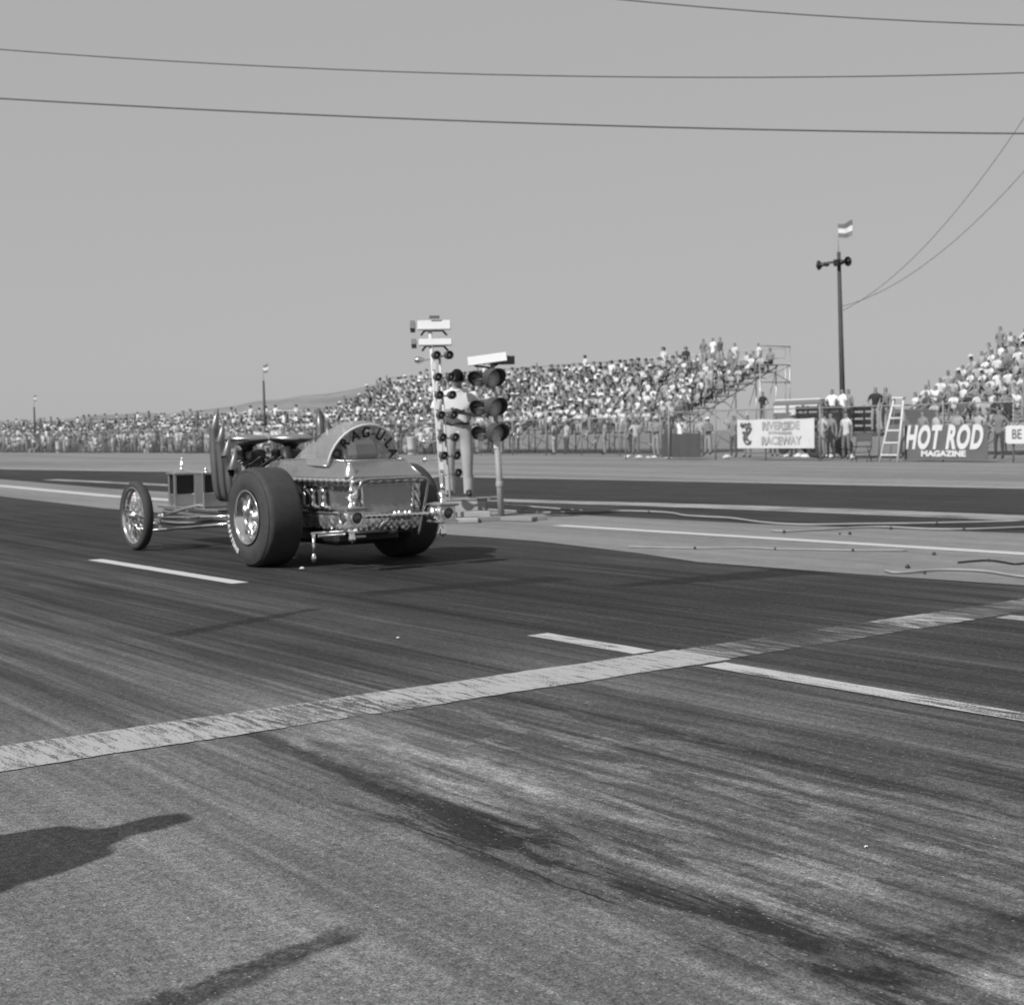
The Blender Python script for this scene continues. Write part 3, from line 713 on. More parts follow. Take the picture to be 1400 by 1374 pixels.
# pale banner
root = empty('banner', (XB, 35.05, .97), label='pale canvas banner with emblem and RIVERSIDE RACEWAY lettering on the fence', cat='banner')
banner_mesh(3.72, 1.07, .035).build('canvas', cloth, root)
def letters(root, lines, m):
    for txt, size, oy, oz, kw in lines:
        V, Fc = text_mb(txt, size, .008, **kw); b = MB(); b.add(face_negx(V, (-.022, oy, oz)), Fc); o = b.build('lettering', m, root)
letters(root, [('RIVERSIDE', .40, -.30, .27, dict(bold=.014, sx=1.0)), ('RACEWAY', .40, -.32, -.27, dict(bold=.014)), ('INTERNATIONAL', .145, -.30, .02, dict(bold=.004))], inkgrey)
e = MB()
for (cy, cz, r, a0, a1) in ((1.40, .17, .20, 20, 300), (1.30, -.17, .20, -150, 120), (1.48, -.08, .15, 60, 250), (1.22, .12, .13, -60, 140)):
    pts = [(-.03, cy + r * math.cos(R_(a0 + (a1 - a0) * q / 14)), cz + r * math.sin(R_(a0 + (a1 - a0) * q / 14))) for q in range(15)]
    e.tube(pts, .032, 6)
for a, bb in (((1.62, .40), (1.50, .28)), ((1.22, .42), (1.30, .26)), ((1.45, .33), (1.28, -.02)), ((1.52, .02), (1.18, -.34)), ((1.10, .20), (1.20, .05)), ((1.12, -.26), (1.2, -.38)), ((1.6, .36), (1.66, .30)), ((1.2, .38), (1.14, .32))): e.tube([(-.03, *a), (-.03, *bb)], .035, 6)
e.build('emblem', inkdk, root)
# dark banner
root = empty('banner', (XB, 27.8, .62), label='dark banner with big slanted white HOT ROD MAGAZINE lettering low on the fence', cat='banner')
banner_mesh(3.25, 1.12, .015).build('canvas', clothdk, root)
letters(root, [('HOT ROD', 1.02, 0.05, .13, dict(bold=.046, shear=.30, sx=.575, spacing=1.12)), ('MAGAZINE', .25, .02, -.37, dict(bold=.014, sx=1.35))], white)
# white sign at frame edge
root = empty('sign', (XB, 24.2, .85), label='white rounded sign with black letters BE on the fence at frame edge', cat='sign')
poly = []
for cy, cz, a0 in ((1.27, .20, 0), (-1.27, .20, 90), (-1.27, -.20, 180), (1.27, -.20, 270)):
    for q in range(7): poly.append((cy + .08 * math.cos(R_(a0 + 15 * q)), cz + .08 * math.sin(R_(a0 + 15 * q))))
b = MB(); b.prism(poly, 0, .03, Matrix(((0, 0, 1, 0), (1, 0, 0, 0), (0, 1, 0, 0), (0, 0, 0, 1)))); b.build('board', white, root)
V, Fc = text_mb('BE', .42, .008, bold=.004, sx=.8, align='LEFT'); b = MB(); b.add(face_negx(V, (-.008, 1.14, -.0)), Fc); b.build('lettering', inkdk, root)
# dark cloth screen left of pale banner on the near fence
b = banner_mesh(2.2, .95, .03); o = b.build('fence_screen', darkgrey, None, (38.72, 40.2, .55)); tag(o, 'dark cloth screen hung on the fence left of the pale banner', 'screen')

# ------------------------------------------------------------------ stepladder
pl = G(1227, 628)
lpos = at_px(1224, 38.15); root = empty('stepladder', (38.15, lpos.y + .02, 0), label='tall white wooden stepladder leaning open in front of the fence', cat='ladder')
hh = 2.10
for s in (-1, 1):
    b = MB(); b.tube([(-.25, s * .36 + .06, 0), (.15, s * .19 - .06, hh)], [.042, .038], 4); b.build('rail', white, root)
for q in range(5):
    t = (q + .55) / 5.2; wd = .36 + (.19 - .36) * t
    b = MB(); b.box((-.25 + .4 * t, .06 - .12 * t, hh * t), (.11, 2 * wd, .045)); b.build('rung', white, root)
b = MB(); b.box((.15, -.06, hh), (.2, .46, .05)); b.build('top_step', white, root)
for s in (-1, 1):
    b = MB(); b.tube([(.28, s * .30 + .12, 0), (.2, s * .17 - .03, hh - .05)], .016, 4); b.build('back_leg', offwhite, root)

# ------------------------------------------------------------------ folding chair by the fence
c0 = at_px(1178, 37.9); root = empty('folding_chair', c0, R_(20), label='dark folding canvas chair standing before the fence left of the stepladder', cat='chair')
for s in (-1, 1):
    b = MB(); b.tube([(-.25, s * .26, 0), (.22, s * .26, .5)], .016, 6); b.tube([(.25, s * .26, 0), (-.22, s * .26, .5)], .016, 6); b.build('leg', darkgrey, root)
    b = MB(); b.tube([(.2, s * .26, .48), (.3, s * .26, .95)], .016, 6); b.build('back_post', darkgrey, root)
b = MB(); b.box((0, 0, .5), (.46, .54, .03), bev=.01); b.build('seat', blackp, root)
b = MB(); b.box((.285, 0, .80), (.03, .54, .26), (0, .2, 0), bev=.01); b.build('backrest', blackp, root)

# ------------------------------------------------------------------ litter, bins
for i, (px, py, wh) in enumerate([(858, 626.5, 'first on the left at the foot of the dark fence screen'), (873, 627, 'flat beside the leftmost scrap at the dark fence screen'), (886, 627, 'small, in the middle of scraps by the dark fence screen'), (894, 626.5, 'upright among scraps by the dark fence screen'), (913, 627, 'big, right-hand end of scraps by the dark screen'), (994, 627, 'wide, alone just left of the pale banner'),
        (1076, 625, 'round, leftmost under the pale lettered banner'), (1092, 625.5, 'upright, second under the pale lettered banner'), (1100, 626, 'small, third under the pale lettered banner'), (1107, 625, 'wide, fourth under the pale lettered banner'), (1134, 626, 'alone just right of the pale lettered banner'), (1163, 627, 'beside the dark folding chair')]):
    p = G(px, py); b = MB(); s_ = rnd.uniform(.09, .15)
    rings = []
    for q, (rr_, zz) in enumerate(((.5, 0), (1, .25), (.9, .7), (.35, 1.05))):
        rings.append([(rr_ * s_ * math.cos(a * .785) * rnd.uniform(.7, 1.3), 1.5 * rr_ * s_ * math.sin(a * .785) * rnd.uniform(.7, 1.3), zz * s_ * rnd.uniform(.8, 1.2)) for a in range(8)])
    b.loft(rings, False); o = b.build('waste_paper', paper, None, (p.x, p.y, 0)); tag(o, f'crumpled white waste paper {wh}', 'litter', 'litter along the fence')
for px, py, hgt, wh in ((80, 621, .95, 'far down the strip before the long fence at left'), (563, 622, .95, 'between the dragster canopy and the starting light tree')):
    p = G(px, py)
    p = PX(px, 600, 43.2); p.z = 0
    root = empty('rubbish_bin', p, label=f'white tapered rubbish bin standing {wh}', cat='bin', group='bins by the fence')
    b = MB(); b.lathe([(.0, .0), (.22, 0), (.24, .05), (.29, hgt), (.31, hgt + .02), (.31, hgt + .05), (.27, hgt + .05), (.25, .1), (0, .1)], (0, 0, 0), (0, 0, 1), 16); b.build('bin_body', white, root)

# ------------------------------------------------------------------ stake truck, bus
p = at_px(1168, 43.2)
root = empty('stake_truck', (43.2, p.y, 0), label='dark stake-sided truck parked behind the fence with people standing in it', cat='truck')
b = MB(); b.box((0, 0, .88), (2.1, 4.2, .14), bev=.02); b.build('bed', darkgrey, root)
for x in (-1.0, 1.0):
    b = MB()
    for q in range(4): b.box((x, .9, 1.08 + q * .27), (.05, 2.3, .2))
    for q in range(5): b.box((x * 1.045, -.15 + q * .52, 1.45), (.04, .08, 1.12))
    b.build('stake_side', blackp, root)
b = MB(); rings = []
for x in (-.95, .95): rings.append([(x, -2.25, .5), (x, -4.1, .5), (x, -4.15, 1.1), (x, -3.3, 1.25), (x, -3.05, 1.75), (x, -2.25, 1.8)])
b.loft(rings); b.build('cab', midgrey, root)
b = MB(); b.box((-.955, -2.65, 1.45), (.03, .5, .40), bev=.01); b.build('window', lensdk, root)
for x in (-.85, .85):
    for y in (1.2, -3.2):
        b = MB(); b.lathe([(.2, -.1), (.36, -.11), (.39, -.06), (.39, .06), (.36, .11), (.2, .1)], (x, y, .39), (1, 0, 0), 20); b.lathe([(0, -.06), (.2, -.06), (.2, .06), (0, .06)], (x, y, .39), (1, 0, 0), 16); b.build('wheel', rubber, root)
TR = [(1138, 'stand_b', 'white', .7, 'dark haired, hands on hips at left end of the truck bed', 43.2), (1152, 'stand_a', 'white', .72, 'tallest, below the floodlight pole in the truck bed', 43.0), (1160, 'stand_f', 'grey', .2, 'half hidden behind a white shirted neighbour in truck bed', 43.7), (1197, 'stand_b', 'black', .015, 'hands on hips on the open end of the truck bed', 42.9), (1211, 'stand_a', 'grey', .16, 'at the right-hand end of the truck bed', 43.4)]
for px, kd, tn, tv, wh, X in TR:
    q = at_px(px, X); person(kd, (q.x, q.y, .95), FACE + rnd.uniform(-.4, .4), tv, f'{tn} shirted spectator {wh}', 'people standing on the truck')
p = at_px(1108, 49.5)
root = empty('bus', (49.5, p.y, 0), label='parked bus with a row of pale windows between the two grandstands', cat='bus')
b = MB(); b.box((0, 0, 1.45), (2.0, 2.9, 1.9), bev=.12); b.build('body', midgrey, root)
for q in range(3):
    b = MB(); b.box((-1.01, -.92 + q * .92, 2.02), (.03, .74, .34), bev=.01); b.build('window', offwhite, root)
b = MB(); b.box((0, 0, 2.43), (1.8, 2.7, .08), bev=.03); b.build('roof', offwhite, root)
for x in (-.85, .85):
    for y in (-.9, .9):
        b = MB(); b.lathe([(0, -.1), (.36, -.11), (.39, -.06), (.39, .06), (.36, .11), (0, .1)], (x, y, .39), (1, 0, 0), 20); b.build('wheel', rubber, root)

# ------------------------------------------------------------------ flag and speaker poles
def flag_mesh(b, o, Lx, h, n=10):
    rings = []
    for i in range(n + 1):
        t = i / n; d = .10 * math.sin(t * 6.0) * t; rings.append([Vector(o) + Vector((d, -Lx * t, -.10 * t * math.sin(t * 3) - h / 2)), Vector(o) + Vector((d + .03 * t, -Lx * t, h / 2 - .12 * t * math.sin(t * 3.4)))])
    return rings
def flag(root, o, Lx, h):
    n = 12; b = MB(); V = []
    for i in range(n + 1):
        t = i / n; d = .10 * math.sin(t * 6.0) * t
        for q in range(7):
            s = q / 6; V.append(Vector(o) + Vector((d + .04 * t * math.sin(s * 3), -Lx * t, (s - .5) * h - .10 * t * math.sin(t * 3 + s))))
    for thick in (0, .008):
        b.v += [v + Vector((thick, 0, 0)) for v in V]
    m_ = 7
    for k_ in (0, len(V)):
        for i in range(n):
            for q in range(6):
                a = k_ + i * m_ + q; b.f.append((a, a + 1, a + m_ + 1, a + m_)); b.s.append(True); b.mi.append(1 if q in (2, 3) else 0)
    b.build('flag', [midgrey, white], root)
def pole(px_base, X, top, lean, label, speakers=True, fl=True):
    p = at_px(px_base, X); root = empty('flag_pole', p, label=label, cat='pole', group='poles with flags behind the fence')
    b = MB(); b.tube([(0, 0, -.2), (0, lean, top)], [.125, .075], 12); b.build('post', wood, root)
    if fl:
        b = MB(); b.tube([(0, lean, top - .3), (0, lean * 1.2, top + 1.15)], .018, 6); b.build('flagstaff', greyp, root)
        flag(root, (0, lean * 1.2 - .02, top + .85), .72, .55)
    if speakers:
        z = top - .45; b = MB(); b.box((-.14, lean, z + .05), (.08, 1.35, .09)); b.build('crossarm', wood, root)
        for s in (1, -1):
            b = MB(); y = lean + s * (.60 if s > 0 else .34); b.lathe([(.0, -.02), (.06, -.02), (.06, .10), (.10, .18), (.17, .26), (.20, .30), (.185, .30), (.09, .18), (0, .12)], (-.14, y - s * .02, z), (-.15, s * 1.0, 0), 14); b.lathe([(0, -.14), (.085, -.14), (.085, -.02), (0, -.02)], (-.14, y - s * .02, z), (-.15, s * 1.0, 0), 12); b.build('horn_speaker', blackp, root)
        b = MB(); b.box((-.2, lean - .1, z), (.22, .26, .26), bev=.02); b.build('speaker_box', blackp, root)
    return root
pole(1154, 45, 8.2, .24, 'tall dark timber pole with horn speakers and striped flag between the grandstands')
pole(363, 47.0, 5.15, .1, 'timber pole with small flag rising from the crowd beyond the dragster engine', False)
pole(48, 47.0, 4.45, .0, 'distant timber pole with flag at the far left of the crowd', False)

# ------------------------------------------------------------------ overhead wires and their poles (poles stand outside the frame)
WL, WR = Vector((-7.0, 41.0, 0)), Vector((31.0, 9.0, 0))
def utility_pole(p, h, label, ang):
    root = empty('utility_pole', p, ang, label=label, cat='pole', group='utility poles')
    b = MB(); b.tube([(0, 0, -.3), (0, 0, h)], [.17, .11], 12); b.build('post', wood, root)
    for z in (h - .35, h - 1.6):
        b = MB(); b.box((0, .16, z), (2.2, .1, .12)); b.build('crossarm', wood, root)
    for x in (-1, -.4, .4, 1):
        b = MB(); b.lathe([(0, .16), (.03, .15), (.05, .10), (.035, .07), (.05, .04), (.02, 0)], (x, .16, h - .29), (0, 0, 1), 10); b.build('insulator', white, root)
dirw = (WR - WL).normalized()
def wire(pix, A, B, r, label, group):
    # quadratic through three sighted points in the vertical plane A-B
    T, Z = [], []
    for px, py in pix:
        rr = ray(px, py); M2 = np.array([[B.x - A.x, -rr[0]], [B.y - A.y, -rr[1]]]); t, k_ = np.linalg.solve(M2, np.array([-A.x, -A.y])); T.append(t); Z.append(H_ + k_ * rr[2])
    cf = np.polyfit(T, Z, 2)
    pts = []
    for i in range(49):
        t = i / 48; pts.append((A.x + (B.x - A.x) * t, A.y + (B.y - A.y) * t, float(np.polyval(cf, t))))
    b = MB(); b.tube(pts, r, 6); o = b.build('overhead_wire', cablem); tag(o, label, 'wire', group); return pts
w1 = wire([(0, 135), (700, 168), (1400, 183)], WL, WR, .016, 'lowest and thickest overhead wire crossing the whole sky', 'overhead wires')
w2 = wire([(0, 68), (700, 103), (1400, 100)], WL + Vector((.3, .35, 0)), WR + Vector((.3, .35, 0)), .012, 'middle overhead wire crossing the sky, sagging slightly', 'overhead wires')
w3 = wire([(840, -1), (1120, 22), (1400, 35)], WL + Vector((.6, .7, 0)), WR + Vector((.6, .7, 0)), .013, 'topmost twisted overhead wire across the upper right corner', 'overhead wires')
hl = max(w1[0][2], w2[0][2], w3[0][2]) + .6; hr = max(w1[-1][2], w2[-1][2], w3[-1][2]) + .6
ang = math.atan2(dirw.y, dirw.x)
utility_pole(WL + Vector((.3, .35, 0)), hl, 'timber utility pole carrying the overhead wires beside the left of the strip', ang)
utility_pole(WR + Vector((.3, .35, 0)), hr, 'timber utility pole carrying the overhead wires on the right dirt shoulder', ang)
LP = at_px(1152, 45); LP.z = 0
wire([(1152, 425), (1280, 320), (1398, 165)], LP + Vector((-.15, 0, 0)), Vector((33, 12, 0)), .011, 'thin steeper wire climbing right from the speaker pole', 'speaker pole wires')
wire([(1152, 419), (1290, 342), (1398, 237)], LP + Vector((-.15, 0, 0)), Vector((33.6, 11, 0)), .011, 'thin shallower wire climbing right from the speaker pole', 'speaker pole wires')

# ------------------------------------------------------------------ the dragster (local: x right, y forward, origin under the rear axle)
CAR = Vector((6.37, 11.08, 0))
car = empty('dragster', CAR, label='gold coffin-shaped dragster with bubble canopy, chrome lanterns and fat rear slicks', cat='race car')
def bez(pts, n=12):
    out = []
    P = [Vector(p) for p in pts]
    for i in range(len(P) - 1):
        p0, p1, p2, p3 = P[max(i - 1, 0)], P[i], P[i + 1], P[min(i + 2, len(P) - 1)]
        for q in range(n):
            t = q / n; out.append(0.5 * ((2 * p1) + (-p0 + p2) * t + (2 * p0 - 5 * p1 + 4 * p2 - p3) * t * t + (-p0 + 3 * p1 - 3 * p2 + p3) * t ** 3))
    out.append(P[-1]); return out
# -- body box of the coffin
SEC = [(-.88, .292), (-.45, .345), (-.05, .372), (.45, .335), (.95, .265), (1.30, .215)]
b = MB(); b.loft([[(-h_ * .93, y, .455), (-h_, y, .735), (h_, y, .735), (h_ * .93, y, .455)] for y, h_ in SEC]); body = b.build('body', gold, car)
b = MB(); b.prism([(-.262, .475), (.262, .475), (.272, .722), (-.272, .722)], 0, .012, Matrix(((1, 0, 0, 0), (0, 0, -1, -.8825), (0, 1, 0, 0), (0, 0, 0, 1)))); b.build('tail_panel', golddk, body)
# -- lid
LID = [(-.905, .345, .335, .775), (-.70, .375, .300, .905), (-.45, .395, .315, .915), (-.05, .418, .335, .92), (.45, .375, .29, .905), (.72, .335, .25, .88), (.95, .30, .24, .80)]
b = MB(); b.loft([[(-w_, y, .742), (-w_, y, .768), (-t_, y, z_), (t_, y, z_), (w_, y, .768), (w_, y, .742)] for y, w_, t_, z_ in LID]); lid = b.build('coffin_lid', gold, car)
for s in (-1, 1):
    b = MB(); b.tube([(s * t_, y, z_ + .002) for y, w_, t_, z_ in LID[1:]], .006, 6); b.tube([(s * LID[1][2], LID[1][0], LID[1][3] + .002), (s * LID[0][2], LID[0][0], LID[0][3])], .006, 6); b.build('lid_bead', goldlt, lid)
b = MB(); b.tube([(-LID[1][2], LID[1][0], LID[1][3] + .002), (LID[1][2], LID[1][0], LID[1][3] + .002)], .006, 6); b.build('lid_bead', goldlt, lid)
def edge_path(z, off):
    L = [(-(w_ + off), y, z) for y, w_, t_, z_ in LID[::-1]] ; Rr = [((w_ + off), y, z) for y, w_, t_, z_ in LID]
    L[-1] = (L[-1][0], LID[0][0] - off, z); Rr[0] = (Rr[0][0], LID[0][0] - off, z); return L, Rr
for zz, off, r, pit in ((.738, .006, .019, .085), (.706, -.026, .016, .06)):
    L, Rr = edge_path(zz, off)
    b = MB(); b.rope(L + Rr, r, .008, 2, pit, 10, .35); b.build('rope_trim', goldlt, lid)
# -- fringe under the body: sculpted frieze with a ragged lower edge
def fringe(pts, zt, zb, name='fringe'):
    P = [Vector(p) for p in pts]; S = []
    for a, c in zip(P[:-1], P[1:]):
        k_ = max(2, int((c - a).length / .007)); S += [a.lerp(c, i / k_) for i in range(k_)]
    S.append(P[-1]); rings = []; L = 0
    for i, p in enumerate(S):
        if i: L += (p - S[i - 1]).length
        d = (S[min(i + 1, len(S) - 1)] - S[max(i - 1, 0)]).normalized(); nrm = Vector((d.y, -d.x, 0))
        drop = .016 * abs(math.sin(L * 31)) + .012 * abs(math.sin(L * 83 + 1)); row = []
        for q in range(8):
            t = q / 7; zz = zt + (zb - drop - zt) * t; o_ = (.008 + .011 * math.sin(L * 105) * math.sin(q * 1.9 + .4) * (1 if q > 2 else .1) + .005 * math.sin(L * 43) + .012 * math.sin(t * 3.1)) if 0 < q else 0
            row.append(p + nrm * o_ + Vector((0, 0, zz)))
        rings.append(row)
    b = MB(); b.loft(rings, True, False, False); return b
hw = dict(SEC)
left = [(-.352, .55, 0), (-.368, -.05, 0), (-.345, -.45, 0), (-.298, -.90, 0)]; rear = [(-.298, -.90, 0), (.298, -.90, 0)]; rgt = [(.298, -.90, 0), (.345, -.45, 0), (.368, -.05, 0), (.352, .55, 0)]
for pth in (left, rear, rgt): fringe(pth, .455, .345).build('fringe', goldlt, body)
b = MB(); b.tube([(p[0] * 1.02, p[1], .462) for p in left] + [(p[0] * 1.02, p[1], .462) for p in rgt], .017, 8); b.build('lower_moulding', gold, body)
b = MB(); b.lathe([(.052, 0), (.050, .02), (.040, .06), (.028, .085), (.018, .095), (.024, .105), (.016, .12), (0, .125)], (-.335, -.835, .775), (0, 0, 1), 18); b.build('corner_urn', goldlt, lid)
# -- corner columns, rope twisted
for s in (-1, 1):
    b = MB(); b.rope([(s * .300, -.872, .47), (s * .305, -.872, .705)], .030, .006, 3, .085, 14, .28); b.build('corner_column', goldlt, body)
    b = MB(); b.rope([(s * .245, -.897, .50), (s * .255, -.897, .70)], .013, .006, 2, .05, 10, .3); b.build('twisted_moulding', goldlt, body)
# -- side fittings: pair of cherub lamps on a carved shelf, arched emblem
for s in (-1, 1):
    b = MB(); b.rope([(s * .368, -.56, .506), (s * .395, -.18, .506)], .016, .008, 4, .07, 10, .3); b.box((s * .362, -.37, .50), (.05, .40, .016), (0, 0, -s * .06)); b.build('carved_shelf', goldlt, body)
    for y in (-.29, -.46):
        b = MB(); b.lathe([(0, 0), (.034, 0), (.030, .02), (.014, .035), (.022, .06), (.026, .085), (.014, .10), (.024, .118), (.028, .135), (.020, .155), (0, .165)], (s * (.388 + (y + .29) * .07), y, .512), (0, 0, 1), 14); b.build('side_lamp', chrome, body)
    M = Matrix(((0, 0, s, s * .372), (1, 0, 0, -.05), (0, 1, 0, .0), (0, 0, 0, 1)))
    b = MB(); out = [(-.085, .52), (-.085, .61), (0, .715), (.085, .61), (.085, .52)]; b.prism(out, 0, .02, M); b.build('arch_emblem', goldlt, body)
    b = MB(); b.prism([(-.038, .525)] + [(.038 * math.cos(R_(180 - q * 18)), .585 + .045 * math.sin(R_(180 - q * 18))) for q in range(11)] + [(.038, .525)], .021, .026, M); b.build('arch_opening', blackp, body)
# -- canopy
CS = [(-.50, .352, .350), (-.41, .362, .386), (-.30, .362, .385), (-.14, .350, .325), (.04, .322, .250), (.20, .285, .178), (.34, .235, .108), (.45, .17, .052), (.51, .10, .014)]
ns = 18; rings = []
for ci, (y, w_, h_) in enumerate(CS):
    lean_ = (-.11, -.07, -.03)[ci] if ci < 3 else 0
    rings.append([(-w_ * math.cos(math.pi * q / ns), y + lean_ * math.sin(math.pi * q / ns), .862 + .02 * (y + .55) + h_ * math.sin(math.pi * q / ns) ** .98) for q in range(ns + 1)])
b = MB(); b.loft(rings, True, False, False); can = b.build('canopy', bubble, car)
b = MB(); b.tube([rings[0][q] for q in range(ns + 1)], .011, 8); b.build('canopy_hoop', offwhite, can)
b = MB(); b.tube([r[0] for r in rings] , .010, 8); b.tube([r[-1] for r in rings], .010, 8, True); b.build('canopy_sill', steel, can)
V = [(x * .985, y + .002, .862 + (z - .862) * .985) for x, y, z in rings[0]]
b = MB(); b.add(V + [(x, y - .004, z) for x, y, z in V], [(i, i + 1, ns - i - 1, ns - i) for i in range(ns // 2)] + [(ns + 1 + i, ns + 1 + ns - i, ns + ns - i, ns + 2 + i) for i in range(ns // 2)]); b.build('rear_pane', rearpane, can)
lt = MB()
for ch, a in (('D', 160), ('R', 138), ('A', 116), ('G', 95), ('-', 80.5), ('U', 66), ('-', 53), ('L', 41), ('A', 20)):
    Vt, Fc = text_mb(ch, .125 if ch != '-' else .08, .004, bold=.003, sx=.92)
    r = .268; c_, s_ = math.cos(R_(a)), math.sin(R_(a)); t = R_(a - 90); ct, st = math.cos(t), math.sin(t)
    lt.add([(1.10 * r * c_ + v.x * ct - v.y * st, -.512 - .11 * ((r * s_ + v.x * st + v.y * ct + .013) / .35) + v.z, .875 + r * s_ + v.x * st + v.y * ct) for v in Vt], Fc)
lt.build('lettering', blackp, can)
b = MB(); b.box((-.15, -.18, 1.0), (.26, .10, .26), (-.2, 0, 0), bev=.04); b.build('seat_back', leather, car)
b = MB(); b.box((.12, -.30, .985), (.30, .12, .19), (-.25, 0, 0), bev=.05); b.build('head_rest', leatherlt, car)
# -- lanterns on the tail, rope bar between
def lantern(x):
    o = Vector((x, -1.10, 0)); b = MB()
    rg = [[(o.x + sx * w_, o.y + sy * w_, z) for sx, sy in ((-1, -1), (1, -1), (1, 1), (-1, 1))] for z, w_ in ((.372, .098), (.386, .098), (.396, .083), (.506, .078), (.514, .102), (.528, .104), (.542, .050))]
    b.loft(rg); la = b.build('tail_lantern', goldlt, car)
    for ax in ((-1, 0), (1, 0), (0, -1)):
        c = o + Vector((ax[0] * .080, ax[1] * .080, .447)); b = MB(); b.lathe([(.058, -.008), (.060, .010), (.050, .013), (.045, .004)], c, (*ax, 0), 18); b.build('lens_ring', chrome, la)
        b = MB(); b.lathe([(0, .012), (.025, .010), (.046, .003), (.046, -.006)], c, (*ax, 0), 18); b.build('lens', lensdk, la)
    b = MB(); b.lathe([(.036, 0), (.030, .02), (.014, .032), (.020, .045), (.048, .062), (.052, .078), (.026, .094), (.012, .102), (.020, .116), (.028, .126), (.014, .142), (.009, .20), (.004, .235), (0, .242)], (o.x, o.y, .538), (0, 0, 1), 16); b.build('finial', chrome, la)
    b = MB(); b.lathe([(.020, 0), (.012, -.03), (.022, -.05), (.030, -.095), (.034, -.112), (.012, -.122), (0, -.14)], (o.x, o.y, .374), (0, 0, 1), 16); b.build('drop_finial', chrome, la)
lantern(-.48); lantern(.42)
b = MB(); b.rope([(-.40, -1.10, .455), (.34, -1.10, .447)], .018, .007, 2, .05, 12, .22); bar = b.build('rope_bar', chrome, car)
b = MB()
for x in (-.075, -.03, .03, .075): b.lathe([(.018, -.018), (.038, -.013), (.046, 0), (.038, .013), (.018, .018)], (x, -1.10, .452), (1, 0, 0), 16)
b.lathe([(.02, -.09), (.028, 0), (.02, .09)], (0, -1.10, .452), (1, 0, 0), 12); b.build('bar_collar', chrome, bar)
b = MB(); b.lathe([(0, -.02), (.055, -.015), (.060, .02), (.02, .045), (0, .045)], (.31, -1.09, .45), (1, 0, 0), 18); b.build('bar_boss', dullchrome, bar)
b = MB(); b.tube([(-.06, -1.06, .45), (-.16, -1.0, .335)], [.018, .024], 8); b.build('bar_brace', chrome, bar)
# -- push hoop
b = MB(); b.tube(bez([(-.44, -1.02, .37), (-.40, -1.06, .58), (-.385, -1.08, .70), (-.33, -1.08, .752), (-.1, -1.08, .757), (.20, -1.08, .757), (.275, -1.08, .735), (.285, -1.07, .66), (.235, -1.0, .27)], 8), .0135, 8); b.build('push_hoop', gold, car)
# -- wheels
def rear_wheel(s):
    x = s * .705; w_ = .175; R2 = .431
    b = MB(); pr = [(.225, -w_ + .03), (.25, -w_ + .004), (.31, -w_ - .006), (.365, -w_ + .002), (.405, -w_ + .02), (.424, -w_ + .034), (R2 - .002, -w_ + .06), (R2, 0), (R2 - .002, w_ - .06), (.424, w_ - .034), (.405, w_ - .02), (.365, w_ - .002), (.31, w_ + .006), (.25, w_ - .004), (.225, w_ - .03)]
    b.lathe(pr, (0, 0, 0), (1, 0, 0), 56); ty = b.build('rear_slick', rubber, car, (x, 0, R2 - .004))
    rim = MB(); e = s
    rim.lathe([(.236, w_ * e - e * .004), (.240, w_ * e + e * .006), (.226, w_ * e + e * .008), (.214, w_ * e - e * .015), (.205, w_ * e - e * .05), (.185, w_ * e - e * .085), (.180, -w_ * e * .6)], (0, 0, 0), (1, 0, 0), 40); rm = rim.build('rim', chrome, ty)
    h = MB(); h.lathe([(.182, e * .02), (.150, e * .03), (.12, e * .06), (.075, e * .075), (.07, e * .09), (.045, e * .105), (.04, e * .125), (0, e * .13)], (0, 0, 0), (1, 0, 0), 32); hb = h.build('hub', steel, ty)
    for q in range(5):
        a = q * 2 * math.pi / 5 + .3; sp_ = MB(); sp_.tube([(e * .070, .06 * math.cos(a), .06 * math.sin(a)), (e * .060, .19 * math.cos(a), .19 * math.sin(a))], [.030, .022], 8); sp_.build('spoke', dullchrome, ty)
    if s < 0:
        lt = MB(); word = 'FIRESTONE'
        for i, ch in enumerate(word):
            th = R_(180 + i * 7.4)                      # angle in the side view, seen from -x (image right = -y)
            Vt, Fc = text_mb(ch, .056, .004, bold=.003)
            rr = .345; cx, cz = rr * math.cos(th), rr * math.sin(th); t = th + math.pi / 2; ct, st = math.cos(t), math.sin(t)
            lt.add([(-w_ - .004 + v.z, -(cx + v.x * ct - v.y * st), cz + v.x * st + v.y * ct) for v in Vt], Fc)
        lt.build('lettering', white, ty)
    else: pass
    ln = MB(); ln.lathe([(.398, s * (w_ - .010)), (.402, s * (w_ - .006)), (.400, s * (w_ - .013))], (0, 0, 0), (1, 0, 0), 56); ln.build('sidewall_rib', rubber, ty)
rear_wheel(-1); rear_wheel(1)
FY = 2.56
